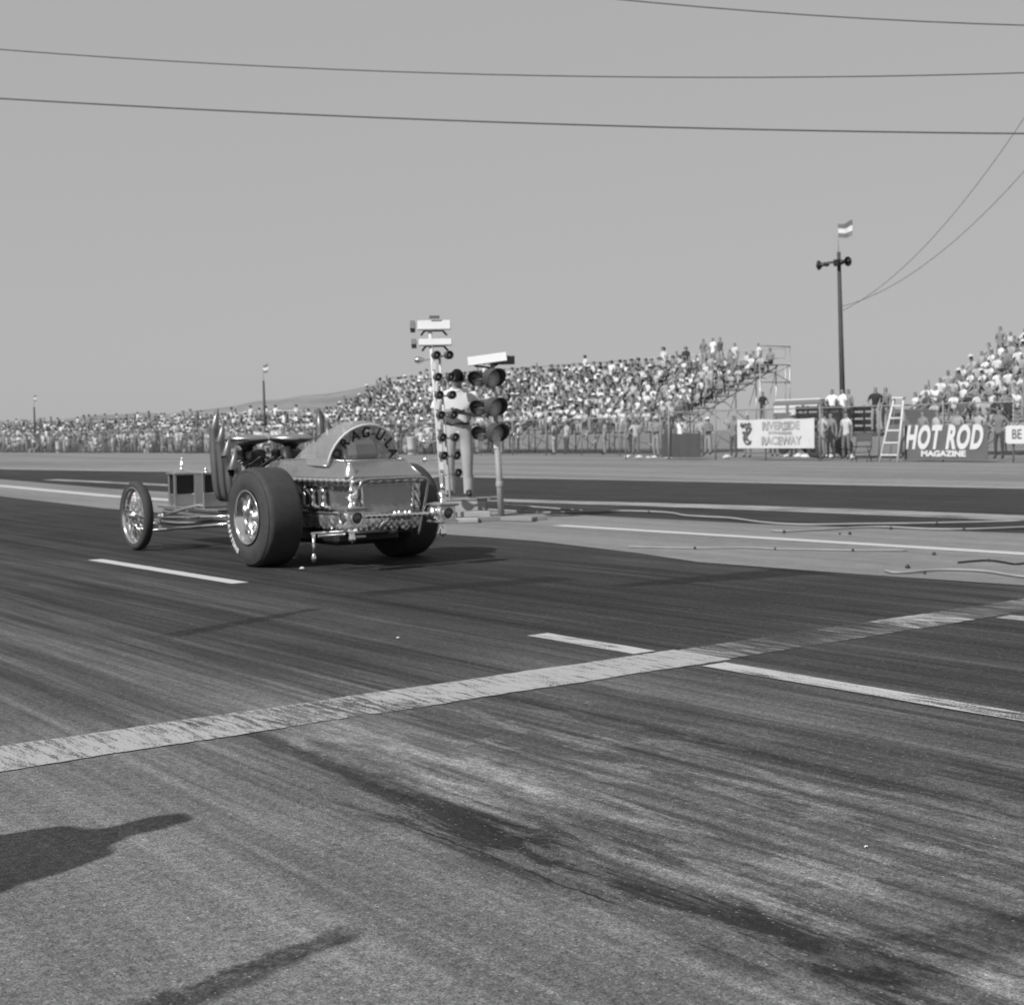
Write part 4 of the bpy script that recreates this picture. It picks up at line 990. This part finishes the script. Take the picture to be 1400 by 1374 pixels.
def front_wheel(s):
    x = s * .83; Rr = .35; zc = Rr - .004
    b = MB(); b.lathe([(.285, -.040), (.305, -.050), (.330, -.046), (.345, -.025), (Rr, 0), (.345, .025), (.330, .046), (.305, .050), (.285, .040)], (0, 0, 0), (1, 0, 0), 48); ty = b.build('front_tyre', rubber, car, (x, FY, zc))
    b = MB(); b.lathe([(.292, -.040), (.286, -.046), (.268, -.036), (.262, -.012), (.262, .012), (.268, .036), (.286, .046), (.292, .040)], (0, 0, 0), (1, 0, 0), 40); b.build('rim', chrome, ty)
    b = MB(); b.lathe([(0, -.075), (.025, -.075), (.03, -.05), (.055, -.045), (.055, -.03), (.03, -.02), (.03, .02), (.055, .03), (.055, .045), (.03, .05), (.025, .075), (0, .075)], (0, 0, 0), (1, 0, 0), 16); b.build('hub', chrome, ty)
    for q in range(36):
        a = q * 2 * math.pi / 36; sd_ = (-1) ** q; a2 = a + (.38 if (q // 2) % 2 else -.38)
        sp_ = MB(); sp_.tube([(sd_ * .040, .052 * math.cos(a2), .052 * math.sin(a2)), (sd_ * .010, .266 * math.cos(a), .266 * math.sin(a))], .0030, 4); sp_.build('spoke', chrome, ty)
front_wheel(-1); front_wheel(1)
# -- front axle, spring, radius rods
b = MB(); b.tube(bez([(-.80, FY, .34), (-.66, FY - .01, .29), (-.4, FY - .02, .245), (0, FY - .02, .24), (.4, FY - .02, .245), (.66, FY - .01, .29), (.80, FY, .34)], 6), .022, 10); b.build('front_axle', dullchrome, car)
b = MB(); b.tube([(-.74, FY - .14, .20), (.74, FY - .14, .20)], .012, 8); b.build('tie_rod', chrome, car)
for s in (-1, 1):
    b = MB(); b.tube([(s * .60, FY - .03, .31), (s * .20, 1.35, .36)], .016, 8); b.tube([(s * .60, FY - .03, .19), (s * .20, 1.35, .30)], .016, 8); b.build('radius_rod', chrome, car)
    b = MB(); b.box((s * .60, FY - .03, .26), (.03, .04, .16), bev=.008); b.lathe([(0, -.02), (.028, -.02), (.028, .02), (0, .02)], (s * .60, FY - .055, .33), (0, 1, 0), 12); b.lathe([(0, -.02), (.024, -.02), (.024, .02), (0, .02)], (s * .66, FY - .06, .26), (0, 1, 0), 12); b.build('rod_bracket', chrome, car)
    b = MB(); b.box((s * .76, FY - .03, .25), (.03, .05, .13), bev=.01); b.build('steering_arm', dullchrome, car)
b = MB(); b.tube(bez([(-.52, FY + .03, .33), (-.25, FY + .03, .40), (0, FY + .03, .42), (.25, FY + .03, .40), (.52, FY + .03, .33)], 5), .020, 6); b.build('leaf_spring', steel, car)
# -- chassis rails and front tray
for s in (-1, 1):
    b = MB(); b.tube([(s * .24, -.8, .33), (s * .25, .3, .30), (s * .20, 1.2, .30), (s * .15, 3.45, .33)], .030, 10); b.build('chassis_rail', goldlt, car)
b = MB(); b.box((0, 2.75, .385), (.42, 1.5, .022), bev=.006); b.build('front_tray', gold, car)
# -- little radiator shell with finial at the nose
rad = MB()
for sx in (-1, 1):
    for sy in (-1, 1): rad.box((sx * .115, 3.30 + sy * .07, .56), (.030, .030, .34), bev=.005)
rad.box((0, 3.30, .455), (.222, .150, .125), bev=.006); rad.box((0, 3.30, .738), (.29, .21, .022), bev=.006); rd = rad.build('radiator_shell', dullchrome, car)
b = MB(); b.box((0, 3.30, .62), (.205, .125, .20)); b.build('core', blackp, rd)
b = MB(); b.lathe([(.10, 0), (.06, .025), (.025, .035), (.018, .06), (.026, .075), (.010, .09), (.008, .15), (0, .165)], (0, 3.30, .749), (0, 0, 1), 14); b.build('finial', chrome, rd)
t = MB(); t.box((0, 2.55, .475), (.30, .20, .155), bev=.01)
for sx in (-1, 0, 1): t.box((sx * .138, 2.55, .64), (.028, .19, .20), bev=.004)
t.box((0, 2.55, .752), (.32, .22, .024), bev=.006); tk = t.build('lantern_tank', dullchrome, car)
b = MB(); b.box((0, 2.55, .64), (.262, .17, .19)); b.build('dark_glazing', blackp, tk)
b = MB(); b.lathe([(.02, 0), (.02, .03), (.035, .05), (.02, .075), (0, .08)], (.05, 2.50, .764), (0, 0, 1), 12); b.lathe([(.015, 0), (.03, .03), (.01, .055), (0, .06)], (-.06, 2.56, .764), (0, 0, 1), 12); b.build('cap', chrome, tk)
# -- engine
b = MB(); b.box((0, 1.35, .56), (.34, .70, .36), bev=.03); b.box((0, 1.35, .76), (.26, .62, .10), bev=.02); eng = b.build('engine_block', engblk, car)
for s in (-1, 1):
    b = MB(); b.box((s * .22, 1.33, .72), (.16, .62, .16), (0, s * .75, 0), bev=.02); hd = b.build('cylinder_head', engblk, eng)
    b = MB(); b.box((s * .275, 1.33, .79), (.12, .58, .06), (0, s * .75, 0), bev=.025); b.build('valve_cover', chrome, hd)
    for q in range(4):
        y = 1.08 + q * .16; b = MB(); b.tube(bez([(s * .16, y, .88), (s * .10, y, .93), (s * .30, y + .02, .86)], 4), .008, 5); b.build('spark_lead', blackp, hd)
b = MB(); b.box((0, 1.30, .86), (.30, .50, .12), bev=.025); b.build('intake_manifold', engblk, eng)
for x, y in ((-.20, 1.32), (.22, 1.22)):
    b = MB(); b.box((x * .8, y - .10, .95), (.15, .17, .10), bev=.02); b.box((x * .8, y + .12, .95), (.15, .17, .10), bev=.02); b.lathe([(.05, 0), (.06, .03), (.10, .06), (.10, .075)], (x, y, .995), (0, 0, 1), 16); ca = b.build('carburettor', engblk, eng)
    b = MB(); b.lathe([(0, -.050), (.11, -.048), (.17, -.030), (.214, -.012), (.224, .004), (.220, .020), (.17, .038), (.08, .046), (.03, .048), (.02, .06), (0, .061)], (x, y, 1.098), (0, 0, 1), 36); b.build('air_cleaner', dullchrome, ca)
b = MB(); b.lathe([(0, -.03), (.11, -.03), (.12, 0), (.11, .03), (0, .03)], (.0, 1.74, .56), (0, 1, 0), 20); b.lathe([(0, -.025), (.06, -.025), (.06, .025), (0, .025)], (.1, 1.74, .78), (0, 1, 0), 16); b.build('pulley', dullchrome, eng)
b = MB(); b.lathe([(0, -.12), (.05, -.12), (.055, .0), (.05, .12), (0, .12)], (.07, 1.02, .90), (0, .3, 1), 14); b.build('magneto', engblk, eng)
for q, (y, dx) in enumerate(((1.02, .06), (1.12, -.03), (.98, .12))): 
    b = MB(); b.tube(bez([(-.1 + dx, y, .84), (-.16 + dx, y - .08, .93), (-.22 + dx, y - .02, .88), (-.27 + dx, y + .05, .82)], 5), .012, 6); b.build('fuel_line', blackp, eng)
# -- organ pipe exhausts, four a side, cut on a slant
for s in (-1, 1):
    for q in range(4):
        y = 1.25 - q * .145; zt = 1.40 - q * .125; x0, x1 = s * .56, s * (.575 + .012 * q)
        pts = bez([(s * .30, y + .01, .64), (s * .42, y, .55), (s * .53, y, .56), (x0, y, .68), (s * .567, y, .86), (x1, y, zt - .20)], 5)
        rr = [.024 + .024 * min(1, i / (len(pts) * .8)) for i in range(len(pts))]
        b = MB(); b.tube(pts, rr, 14, False)
        n = 14; c = pts[-1]; top = []; bot = []; r_ = rr[-1]
        for j in range(n):
            a = 2 * math.pi * j / n; dx_, dy_ = r_ * math.cos(a), r_ * math.sin(a)
            bot.append((c.x + dx_, c.y + dy_, c.z)); top.append((c.x + dx_, c.y + dy_, c.z + .10 + .10 * math.cos(a - (-.42 if s < 0 else math.pi + .42))))
        inn = [(c.x + (p[0] - c.x) * .86, c.y + (p[1] - c.y) * .86, p[2] - .004) for p in top]; inb = [(c.x + (p[0] - c.x) * .5, c.y + (p[1] - c.y) * .5, c.z - .06) for p in inn]
        b.loft([bot, top, inn], True, False); b.loft([inn, inb], True, False, True, 1); b.add(inb, [tuple(range(n))], False, 1); b.build('exhaust_pipe', [pipem, pipe_mouth_black], car)
# -- running gear and an added shadow tray below
b = MB(); b.tube([(-.44, 0, .427), (.44, 0, .427)], .055, 14); b.lathe([(.06, -.12), (.14, -.07), (.155, 0), (.14, .07), (.06, .12)], (0, 0, .427), (1, 0, 0), 20); b.build('rear_axle', blackp, car)
b = MB(); b.box((0, .1, .40), (.52, 1.7, .12), bev=.03); b.build('floor_pan', blackp, car)
b = MB(); b.box((-.02, .25, .255), (.66, 1.7, .15), bev=.04); b.build('shadow_tray', blackp, car)  # added tray that stops the sun and darkens the ground below
b = MB(); b.tube([(-.36, -.86, .315), (.05, -.86, .312)], .022, 10); b.lathe([(0, -.03), (.035, -.03), (.035, .03), (0, .03)], (.06, -.86, .312), (1, 0, 0), 14); b.build('lower_tube', steel, car)
b = MB(); b.box((-.50, -.80, .290), (.26, .03, .022), bev=.006); b.build('tail_bracket', dullchrome, car)
b = MB(); b.box((-.40, -1.05, .285), (.16, .026, .020), bev=.006); b.build('tail_bracket', dullchrome, car)
b = MB(); b.tube([(-.70, -.85, .315), (-.705, -.86, .20), (-.705, -.86, .14)], [.016, .010, .007], 8); b.lathe([(0, .0), (.018, .006), (.022, .03), (.016, .06), (.007, .07)], (-.705, -.86, .085), (0, 0, 1), 12); b.box((-.52, -.84, .318), (.40, .03, .025), bev=.008); b.build('hanging_drop', chrome, car)
b = MB(); b.box((.06, -.75, .30), (.5, .10, .05), bev=.01); b.build('rear_crossmember', blackp, car)

# ------------------------------------------------------------------ starting tree
RU = Vector((.797, -.603, 0)); RU.normalize()                      # across the view
tp = G(612, 714); tp.z = 0
tree = empty('starting_light_tree', tp, label='white starting light tree with rows of small round lamps beside the dragster tail', cat='starting lights')
LEAN = -RU * .058
def TP(u, z, y=0.0): v = RU * u + LEAN * z; return Vector((v.x, v.y + y, z))
b = MB(); b.tube([TP(-.04, .0), TP(-.04, 2.44)], .024, 10); b.tube([TP(.055, .02), TP(.055, 2.1)], .016, 8); b.build('mast', offwhite, tree)
b = MB(); b.box((0, 0, .03), (.8, .5, .06), (0, 0, R_(-37)), bev=.01); b.build('base_plate', concrete, tree)
fd = Vector((-.12, -1, .0)).normalized()
def small_lamp(pos, d, name='lamp'):
    b = MB(); b.lathe([(.0, -.085), (.024, -.08), (.045, -.055), (.054, -.02), (.055, .035), (.051, .036), (.048, .012)], pos, d, 16); l = b.build(name, darkgrey, tree)
    b = MB(); b.lathe([(.048, .0), (.034, .012), (.013, .018)], pos, d, 14); b.build('lens', lensdk, l)
    b = MB(); b.lathe([(.0, .022), (.010, .021), (.013, .017)], pos, d, 10); b.build('bulb', offwhite, l)
ZR = [2.12, 1.845, 1.617, 1.364, 1.08, .85, .63]
for i, z in enumerate(ZR):
    if i < 6: small_lamp(TP(-.02, z, -.06), fd)
    small_lamp(TP(.145, z, -.05), fd)
    b = MB(); b.tube([TP(-.20, z - .06), TP(-.10, z - .05), TP(.145, z - .0)], .010, 6); b.build('lamp_arm', greyp, tree)
    if i < 6:
        p = TP(-.215, z - .055); b = MB(); b.lathe([(0, -.05), (.028, -.045), (.045, -.015), (.045, .02), (.026, .06), (.012, .095), (0, .10)], p, tuple(RU * 1.0), 14); b.build('bullet_lamp', chrome, tree)
        b = MB(); b.box(TP(-.045, z - .13, -.036), (.052, .012, .10), (0, 0, R_(-37))); b.build('mast_plate', white, tree)
for z, t_ in ((2.50, .135), (2.285, .095)):
    b = MB(); rz = Euler((R_(-24), 0, R_(-37))); b.box(TP(.0, z, -.03), (.42, .035, t_), rz.to_matrix(), bev=.008); hd_ = b.build('shade_board', offwhite, tree)
    b = MB(); b.box(TP(-.245, z - .01, .02), (.06, .12, t_ * .8), Euler((R_(-24), 0, R_(-37))).to_matrix()); b.build('shade_end', midgrey, hd_)
    for u in (-.16, .17):
        b = MB(); b.tube([TP(u * .7, z - t_ * .5, 0), TP(u, z - t_ * .5 - .06, 0)], .014, 6); b.tube([TP(-.16 * .7, z - t_ * .5, 0), TP(.17 * .7, z - t_ * .5, 0)], .012, 6); b.build('shade_bracket', darkgrey, hd_)
b = MB(); b.box(TP(.0, 2.60, -.05), (.13, .01, .04), (R_(-24), 0, R_(-37))); b.build('name_plate', darkgrey, tree)

# ------------------------------------------------------------------ stop and go signal on its own mast
sp0 = G(686, 712); sp0.z = 0
sig = empty('signal_light', sp0, label='hooded three tier signal lights on a grey mast with white sunshade', cat='signal lights')
L2 = -RU * .045
def SP(u, z, y=0.0): v = RU * u + L2 * z; return Vector((v.x, v.y + y, z))
b = MB(); b.tube([SP(0, .0), SP(0, .98)], .042, 12); b.tube([SP(0, .98), SP(0, 2.0)], .028, 10); b.lathe([(.05, 0), (.052, .06), (.044, .07)], SP(0, .44), (0, 0, 1), 14); b.build('mast', greyp, sig)
b = MB(); b.box(SP(-.01, 1.0, -.02), (.09, .06, .16), (0, 0, R_(-37)), bev=.01); b.build('mast_sleeve', white, sig)
for u0, ud in ((-.62, 1), (0, 1)): pass
for a_, ln, off in ((R_(-24), 1.35, -.1), (R_(-70), 1.0, .0)):
    b = MB(); b.box((math.cos(a_) * off, math.sin(a_) * off, .03 + .001 * (off == 0)), (ln, .14, .06 - .004 * (off == 0)), (0, 0, a_), bev=.006); b.build('base_timber', plank, sig)
def signal_head(pos, d, r=.118):
    d = Vector(d).normalized(); b = MB(); b.lathe([(0, -.16), (.06, -.155), (r * .85, -.11), (r, -.05), (r, .0), (r * .93, .0)], pos, d, 22); h = b.build('signal_head', darkgrey, sig)
    n = 22; ax = d; u = Vector((0, 0, 1)); w_ = ax.cross(u).normalized(); u = w_.cross(ax).normalized(); V = []; rings = []
    for j in range(n + 1):
        a = R_(-150 + 300 * j / n) ; ln = .21 * (.30 + .70 * max(0, math.cos(a * .6)))
        o_ = Vector(pos) + (u * math.cos(a) + w_ * math.sin(a)) * r; i_ = Vector(pos) + (u * math.cos(a) + w_ * math.sin(a)) * (r - .004)
        rings.append([o_, o_ + d * ln, i_ + d * ln, i_])
    b = MB(); b.loft(rings, False, True); b.build('hood', darkgrey, h)
    b = MB(); b.lathe([(r * .93, .0), (r * .7, .022), (r * .4, .034), (0, .04)], pos, d, 20); b.build('lens', lensred, h)
for z in (1.83, 1.46, 1.13):
    signal_head(SP(-.035, z, -.04), (-.22, -1, -.05), .125); signal_head(SP(-.115, z + .0, .14), (-.80, -.70, -.05), .098)
    b = MB(); b.tube([SP(-.25, z, .03), SP(.20, z - .03, 0)], .016, 6); b.lathe([(0, -.03), (.022, -.028), (.034, -.005), (.030, .02), (0, .045)], SP(.20, z - .03, -.03), (.3, -1, .1), 14); b.build('side_lamp', chrome, sig)
rz = Matrix.Rotation(R_(-37), 3, 'Z') @ Matrix.Rotation(R_(-7), 3, 'Y') @ Matrix.Rotation(R_(-40), 3, 'X')
b = MB(); b.box(SP(-.09, 2.07, -.05), (.50, .018, .15), rz, bev=.004); b.build('sunshade', offwhite, sig)
b = MB(); b.box(SP(.20, 2.06, .10), (.30, .018, .14), Matrix.Rotation(R_(-37), 3, 'Z') @ Matrix.Rotation(R_(42), 3, 'X'), bev=.003); b.build('sunshade_side', midgrey, sig)
b = MB(); b.tube([SP(-.2, 1.99, .05), SP(0, 1.96, .03), SP(.12, 2.02, .05)], .014, 6); b.build('sunshade_bracket', darkgrey, sig)

# ------------------------------------------------------------------ starter on his platform
sx_, sy_ = ray(626, 600)[0] / F_ * 18.75, ray(626, 600)[1] / F_ * 18.75
plat = empty('starter_platform', (sx_, sy_, 0), R_(-37), label='low pale wooden platform that the starter stands on beside the light tree', cat='platform')
b = MB(); b.box((-.05, -.05, .125), (.84, .56, .25), bev=.008); b.build('box', concrete, plat)
b = MB(); b.box((.04, -.03, .2625), (.98, .62, .025), bev=.004); b.build('deck', plank, plat)
b = MB(); b.box((-.02, -.52, .06), (.90, .34, .12), bev=.006); b.build('step', concrete, plat)
shirt_m = mat('starter_shirt', .62, .8, 0, .06, 6, .25, 18); pants_m = mat('starter_trousers', .34, .85, 0, .14, 9, .35, 14); skin_m = mat('starter_skin', .21, .6, 0, .1, 10); hair_m = mat('starter_hair', .008, .8, 0, .3, 40, spec=.1); shoe_m = mat('shoe_leather', .02, .35)
J = {'pel': (0, 0, .93, .128), 'spi': (0, .005, 1.10, .122), 'che': (0, .0, 1.30, .165), 'nek': (0, -.015, 1.45, .066), 'hed': (0, -.045, 1.55, .06), 'top': (0, -.06, 1.61, .05)}
for s, q in ((-1, 'L'), (1, 'R')):
    J['sh' + q] = (s * .225, .01, 1.36, .084); J['el' + q] = (s * .315, -.01, 1.10, .057); J['wr' + q] = (s * (.085 if s > 0 else .07), -.235, 1.125 + .03 * (s < 0), .033); J['ha' + q] = (s * (.025 if s > 0 else .02), -.275, 1.13 + .03 * (s < 0), .030)
    J['hi' + q] = (s * .112, 0, .87, .112); J['kn' + q] = (s * .122, -.015, .48, .084); J['an' + q] = (s * .122 + .01, .015, .085, .050); J['to' + q] = (s * .145, -.15, .035, .040)
BONES_S = BONES
V, Fc, labs = skin_figure(J, 2)
sm = {'shirt': 0, 'pants': 1, 'skin': 2, 'shoe': 3, 'hair': 2}
P = MB(); P.v = [tuple(v) for v in V]; P.f = list(Fc); P.s = [True] * len(Fc); P.mi = [sm[l] for l in labs]
hc = Vector((0, -.050, 1.575)); nu, nv = 24, 18; tilt = Euler((R_(33), 0, R_(6))).to_matrix()
def head_pt(th, ph, k=1.0):
    d = Vector((math.sin(th) * math.sin(ph), -math.sin(th) * math.cos(ph), math.cos(th)))
    x, y, z = d.x * .083, d.y * .104, d.z * .124
    f = max(0, -d.y)
    if z < -.02: x *= 1 - .30 * min(1, (-z - .02) / .09); 
    nose = math.exp(-((x / .014) ** 2) - (((z + .012) / .026) ** 2)) * .026 * (d.y < 0); brow = math.exp(-(((z - .026) / .012) ** 2)) * .006 * f; eye = math.exp(-(((abs(x) - .030) / .014) ** 2) - (((z - .008) / .011) ** 2)) * .010 * (d.y < 0); lips = math.exp(-((x / .024) ** 2) - (((z + .055) / .010) ** 2)) * .006 * f; chin = math.exp(-((x / .03) ** 2) - (((z + .095) / .02) ** 2)) * .012 * f
    y -= nose + brow + lips + chin - eye
    return hc + tilt @ (Vector((x, y, z)) * k)
Vh = [head_pt(math.pi * i / nv, 2 * math.pi * j / nu) for i in range(nv + 1) for j in range(nu)]
P.add(Vh, [(i * nu + j, i * nu + (j + 1) % nu, (i + 1) * nu + (j + 1) % nu, (i + 1) * nu + j) for i in range(nv) for j in range(nu)], True, 2)
for s in (-1, 1): P.add(*(lambda m_: (m_.v, m_.f))(MB().lathe([(0, -.012), (.018, -.008), (.026, .004), (.018, .012), (0, .010)], hc + tilt @ Vector((s * .083, .008, -.002)), (s, .35, 0), 10)), True, 2)
for s, q in ((-1, 'L'), (1, 'R')):       # hands: palm plus four fingers and a thumb, half closed on the small control box
    Wp = Vector(J['wr' + q][:3]); d = (Vector(J['ha' + q][:3]) - Wp).normalized(); dn = Vector((0, -.35, -.94)); side = d.cross(dn).normalized()
    pal = Wp + d * .045
    P.box(pal + d * .012, (.085, .034, .088), Matrix((d, side.cross(d), side)).transposed(), bev=.014, mi=2)
    for fi, (o_, ln) in enumerate(((-.033, .062), (-.011, .074), (.011, .070), (.032, .056))):
        a = pal + d * .045 + side * o_; cu = dn * (.5)
        P.tube([a - d * .02, a + d * ln * .4, a + d * ln * .66 + dn * ln * .30, a + d * ln * .62 + dn * ln * .62], [.0095, .009, .0085, .007], 7, mi=2)
    a = pal - d * .015 + side * (-.042 if s < 0 else .042) * 1.0
    P.tube([a, a + Vector((0, -.025, .018)) + side * (-.012 if s < 0 else .012), a + d * .035 + Vector((0, -.035, .012))], [.011, .010, .008], 7, mi=2)
# collar and sleeve hems belong to the shirt
P.tube([(.068 * math.cos(t * math.pi / 8), -.012 + .062 * math.sin(t * math.pi / 8), 1.425 + .012 * math.sin(t * math.pi / 8)) for t in range(16)], .014, 6, closed=True, mi=0)
for s in (-1, 1):
    a = Vector(J['shR' if s > 0 else 'shL'][:3]); e_ = Vector(J['elR' if s > 0 else 'elL'][:3]); c = a.lerp(e_, .56); dd = (e_ - a).normalized()
    P.lathe([(.072, -.09), (.076, .0), (.080, .045), (.070, .048)], c, tuple(dd), 14, mi=0)
    k_ = Vector(J['anR' if s > 0 else 'anL'][:3]); P.lathe([(.066, -.02), (.070, .10), (.074, .22)], k_ + Vector((0, 0, -.01)), (0, 0, 1), 12, mi=1)
rzS = -math.atan2(.57, .82)
st = P.build('person', [shirt_m, pants_m, skin_m, shoe_m], None, (sx_, sy_, .275)); st.rotation_euler = (0, 0, rzS)
tag(st, 'dark haired starter in white short sleeved shirt looking down at his hands on the platform', 'person')
b = MB(); Vv = []
nu2, nv2 = 28, 9
for i in range(nv2 + 1):
    for j in range(nu2):
        ph = 2 * math.pi * j / nu2; lim = 1.32 + .60 * (0.5 - 0.5 * math.cos(ph)) ** .8
        th = lim * i / nv2; Vv.append(head_pt(th, ph, 1.13 + .02 * math.sin(ph * 5 + i)))
inner = [hc + (v - hc) * .9 for v in Vv[-nu2:]]
b.add(Vv, [(i * nu2 + j, i * nu2 + (j + 1) % nu2, (i + 1) * nu2 + (j + 1) % nu2, (i + 1) * nu2 + j) for i in range(nv2) for j in range(nu2)], True); b.build('hair', hair_m, st)
b = MB(); b.tube([(.150 * math.cos(t * math.pi / 12), -.004 + .118 * math.sin(t * math.pi / 12), .985) for t in range(24)], .017, 6, closed=True); b.box((.02, -.132, .985), (.05, .012, .036), bev=.004); b.build('belt', shoe_m, st)
b = MB(); b.box((0, -.318, 1.14), (.10, .05, .045), bev=.008); o = b.build('control_box', darkgrey, None); o.matrix_world = Matrix.Translation((sx_, sy_, .275)) @ Matrix.Rotation(rzS, 4, 'Z'); tag(o, 'small dark starting control box held in the hands of the starter', 'control box')

# ------------------------------------------------------------------ spectator beside the track, outside the frame on the left, whose shadow falls into it
person('stand_f', (-.24, 3.60, 0), FACE + math.pi, .5, 'bareheaded onlooker with one arm folded at the left edge of the asphalt', 'onlookers beside the strip')
person('stand_b', (-.85, 3.30, 0), FACE + math.pi, .3, 'onlooker with hands on hips beside the bareheaded onlooker', 'onlookers beside the strip')

# ------------------------------------------------------------------ cables lying on the concrete strip
def cable(pix, r, label, m=hose, group='cables on the concrete strip'):
    P_ = [G(px, py) for px, py in pix]
    P_ = [Vector((p.x, p.y, r + .004)) for p in P_]
    b = MB(); b.tube(bez(P_, 6), r, 7); o = b.build('ground_cable', m); return tag(o, label, 'cable', group)
cable([(668, 698), (700, 700), (745, 702), (800, 701), (850, 700), (893, 701), (920, 703), (935, 706), (965, 708), (1000, 710), (1045, 716), (1100, 719), (1180, 718), (1270, 717), (1400, 714)], .012, 'long pale cable cover running along the far edge of the concrete strip')
cable([(1055, 727), (1075, 728), (1120, 726), (1200, 722), (1270, 725), (1330, 725), (1410, 722)], .011, 'pale cable cover forking off at the right of the concrete strip')
cable([(860, 749), (900, 750), (960, 751), (1020, 750), (1060, 752), (1110, 753), (1165, 754), (1240, 754)], .008, 'thin pale cable on the near side of the concrete strip')
cable([(1210, 782), (1222, 785), (1250, 784), (1270, 782), (1300, 781), (1345, 783), (1385, 789), (1410, 792)], .010, 'short pale looping cable at the near right corner of the concrete strip')
cable([(1310, 771), (1330, 769), (1352, 768), (1370, 770), (1390, 773), (1410, 770)], .008, 'dark coil of cable at the right edge of the concrete strip', blackp)
p0 = SP(0, .42) + sp0; pe = G(720, 694); b = MB(); b.tube(bez([(p0.x, p0.y, .42), (p0.x + .28, p0.y + .35, .20), (pe.x, pe.y, .02)] + [(*G(px, py)[:2], .02) for px, py in ((760, 697), (800, 700))], 6), .012, 6); o = b.build('signal_cable', hose); tag(o, 'thin cable drooping from the signal mast to the ground', 'cable')
for i, (px, py, wh) in enumerate([(887, 701, 'on the far cable left of its bend'), (1072, 729, 'where the forking cable begins'), (1148, 731, 'largest, in the pair between the two far cables'), (1162, 731, 'right one of the pair between far cables'), (1218, 724, 'on the forking cable'), (1281, 718, 'tallest, standing on the far cable at right'), (1318, 726, 'on the forking cable at right'), (950, 751, 'on the thin near cable, left'), (1060, 752, 'middle of the thin near cable'), (1166, 754, 'right end of the thin near cable'), (1277, 759, 'alone between strip line and looping cable'), (1241, 777, 'just above the looping cable'), (1264, 785, 'on the looping cable'), (1352, 768, 'inside the dark coil of cable')]):
    p = G(px, py); s_ = rnd.uniform(.011, .019); b = MB()
    b.lathe([(s_, 0), (s_ * 1.1, s_ * .5), (s_ * .7, s_ * 1.5), (s_ * .2, s_ * 1.8), (0, s_ * 1.85)], (0, 0, 0), (0, 0, 1), 9); b.box((0, 0, s_ * .3), (s_ * 3, s_ * 1.2, s_ * .5), (0, 0, rnd.uniform(0, 3)), bev=.004); o = b.build('cable_peg', blackp, None, (p.x, p.y, .004)); tag(o, f'small dark peg {wh}', 'peg', 'pegs holding the cables')
# paper scraps on the asphalt
for px, py, wh in ((413, 777, 'on the asphalt below the dragster tail'), (544, 872, 'on the dark asphalt beyond the start line'), (1184, 1157, 'alone on the near asphalt at right')):
    p = G(px, py); b = MB(); s_ = {413: .016, 544: .008, 1184: .0045}[px]
    b.loft([[(s_ * math.cos(a * 1.047) * rnd.uniform(.6, 1.4) * 1.6 * k1, s_ * math.sin(a * 1.047) * rnd.uniform(.6, 1.4) * k1, h1 * s_) for a in range(6)] for k1, h1 in ((1, 0), (.8, .5), (.3, .8))]); o = b.build('paper_scrap', paper, None, (p.x, p.y, 0)); tag(o, f'tiny white paper scrap {wh}', 'litter')
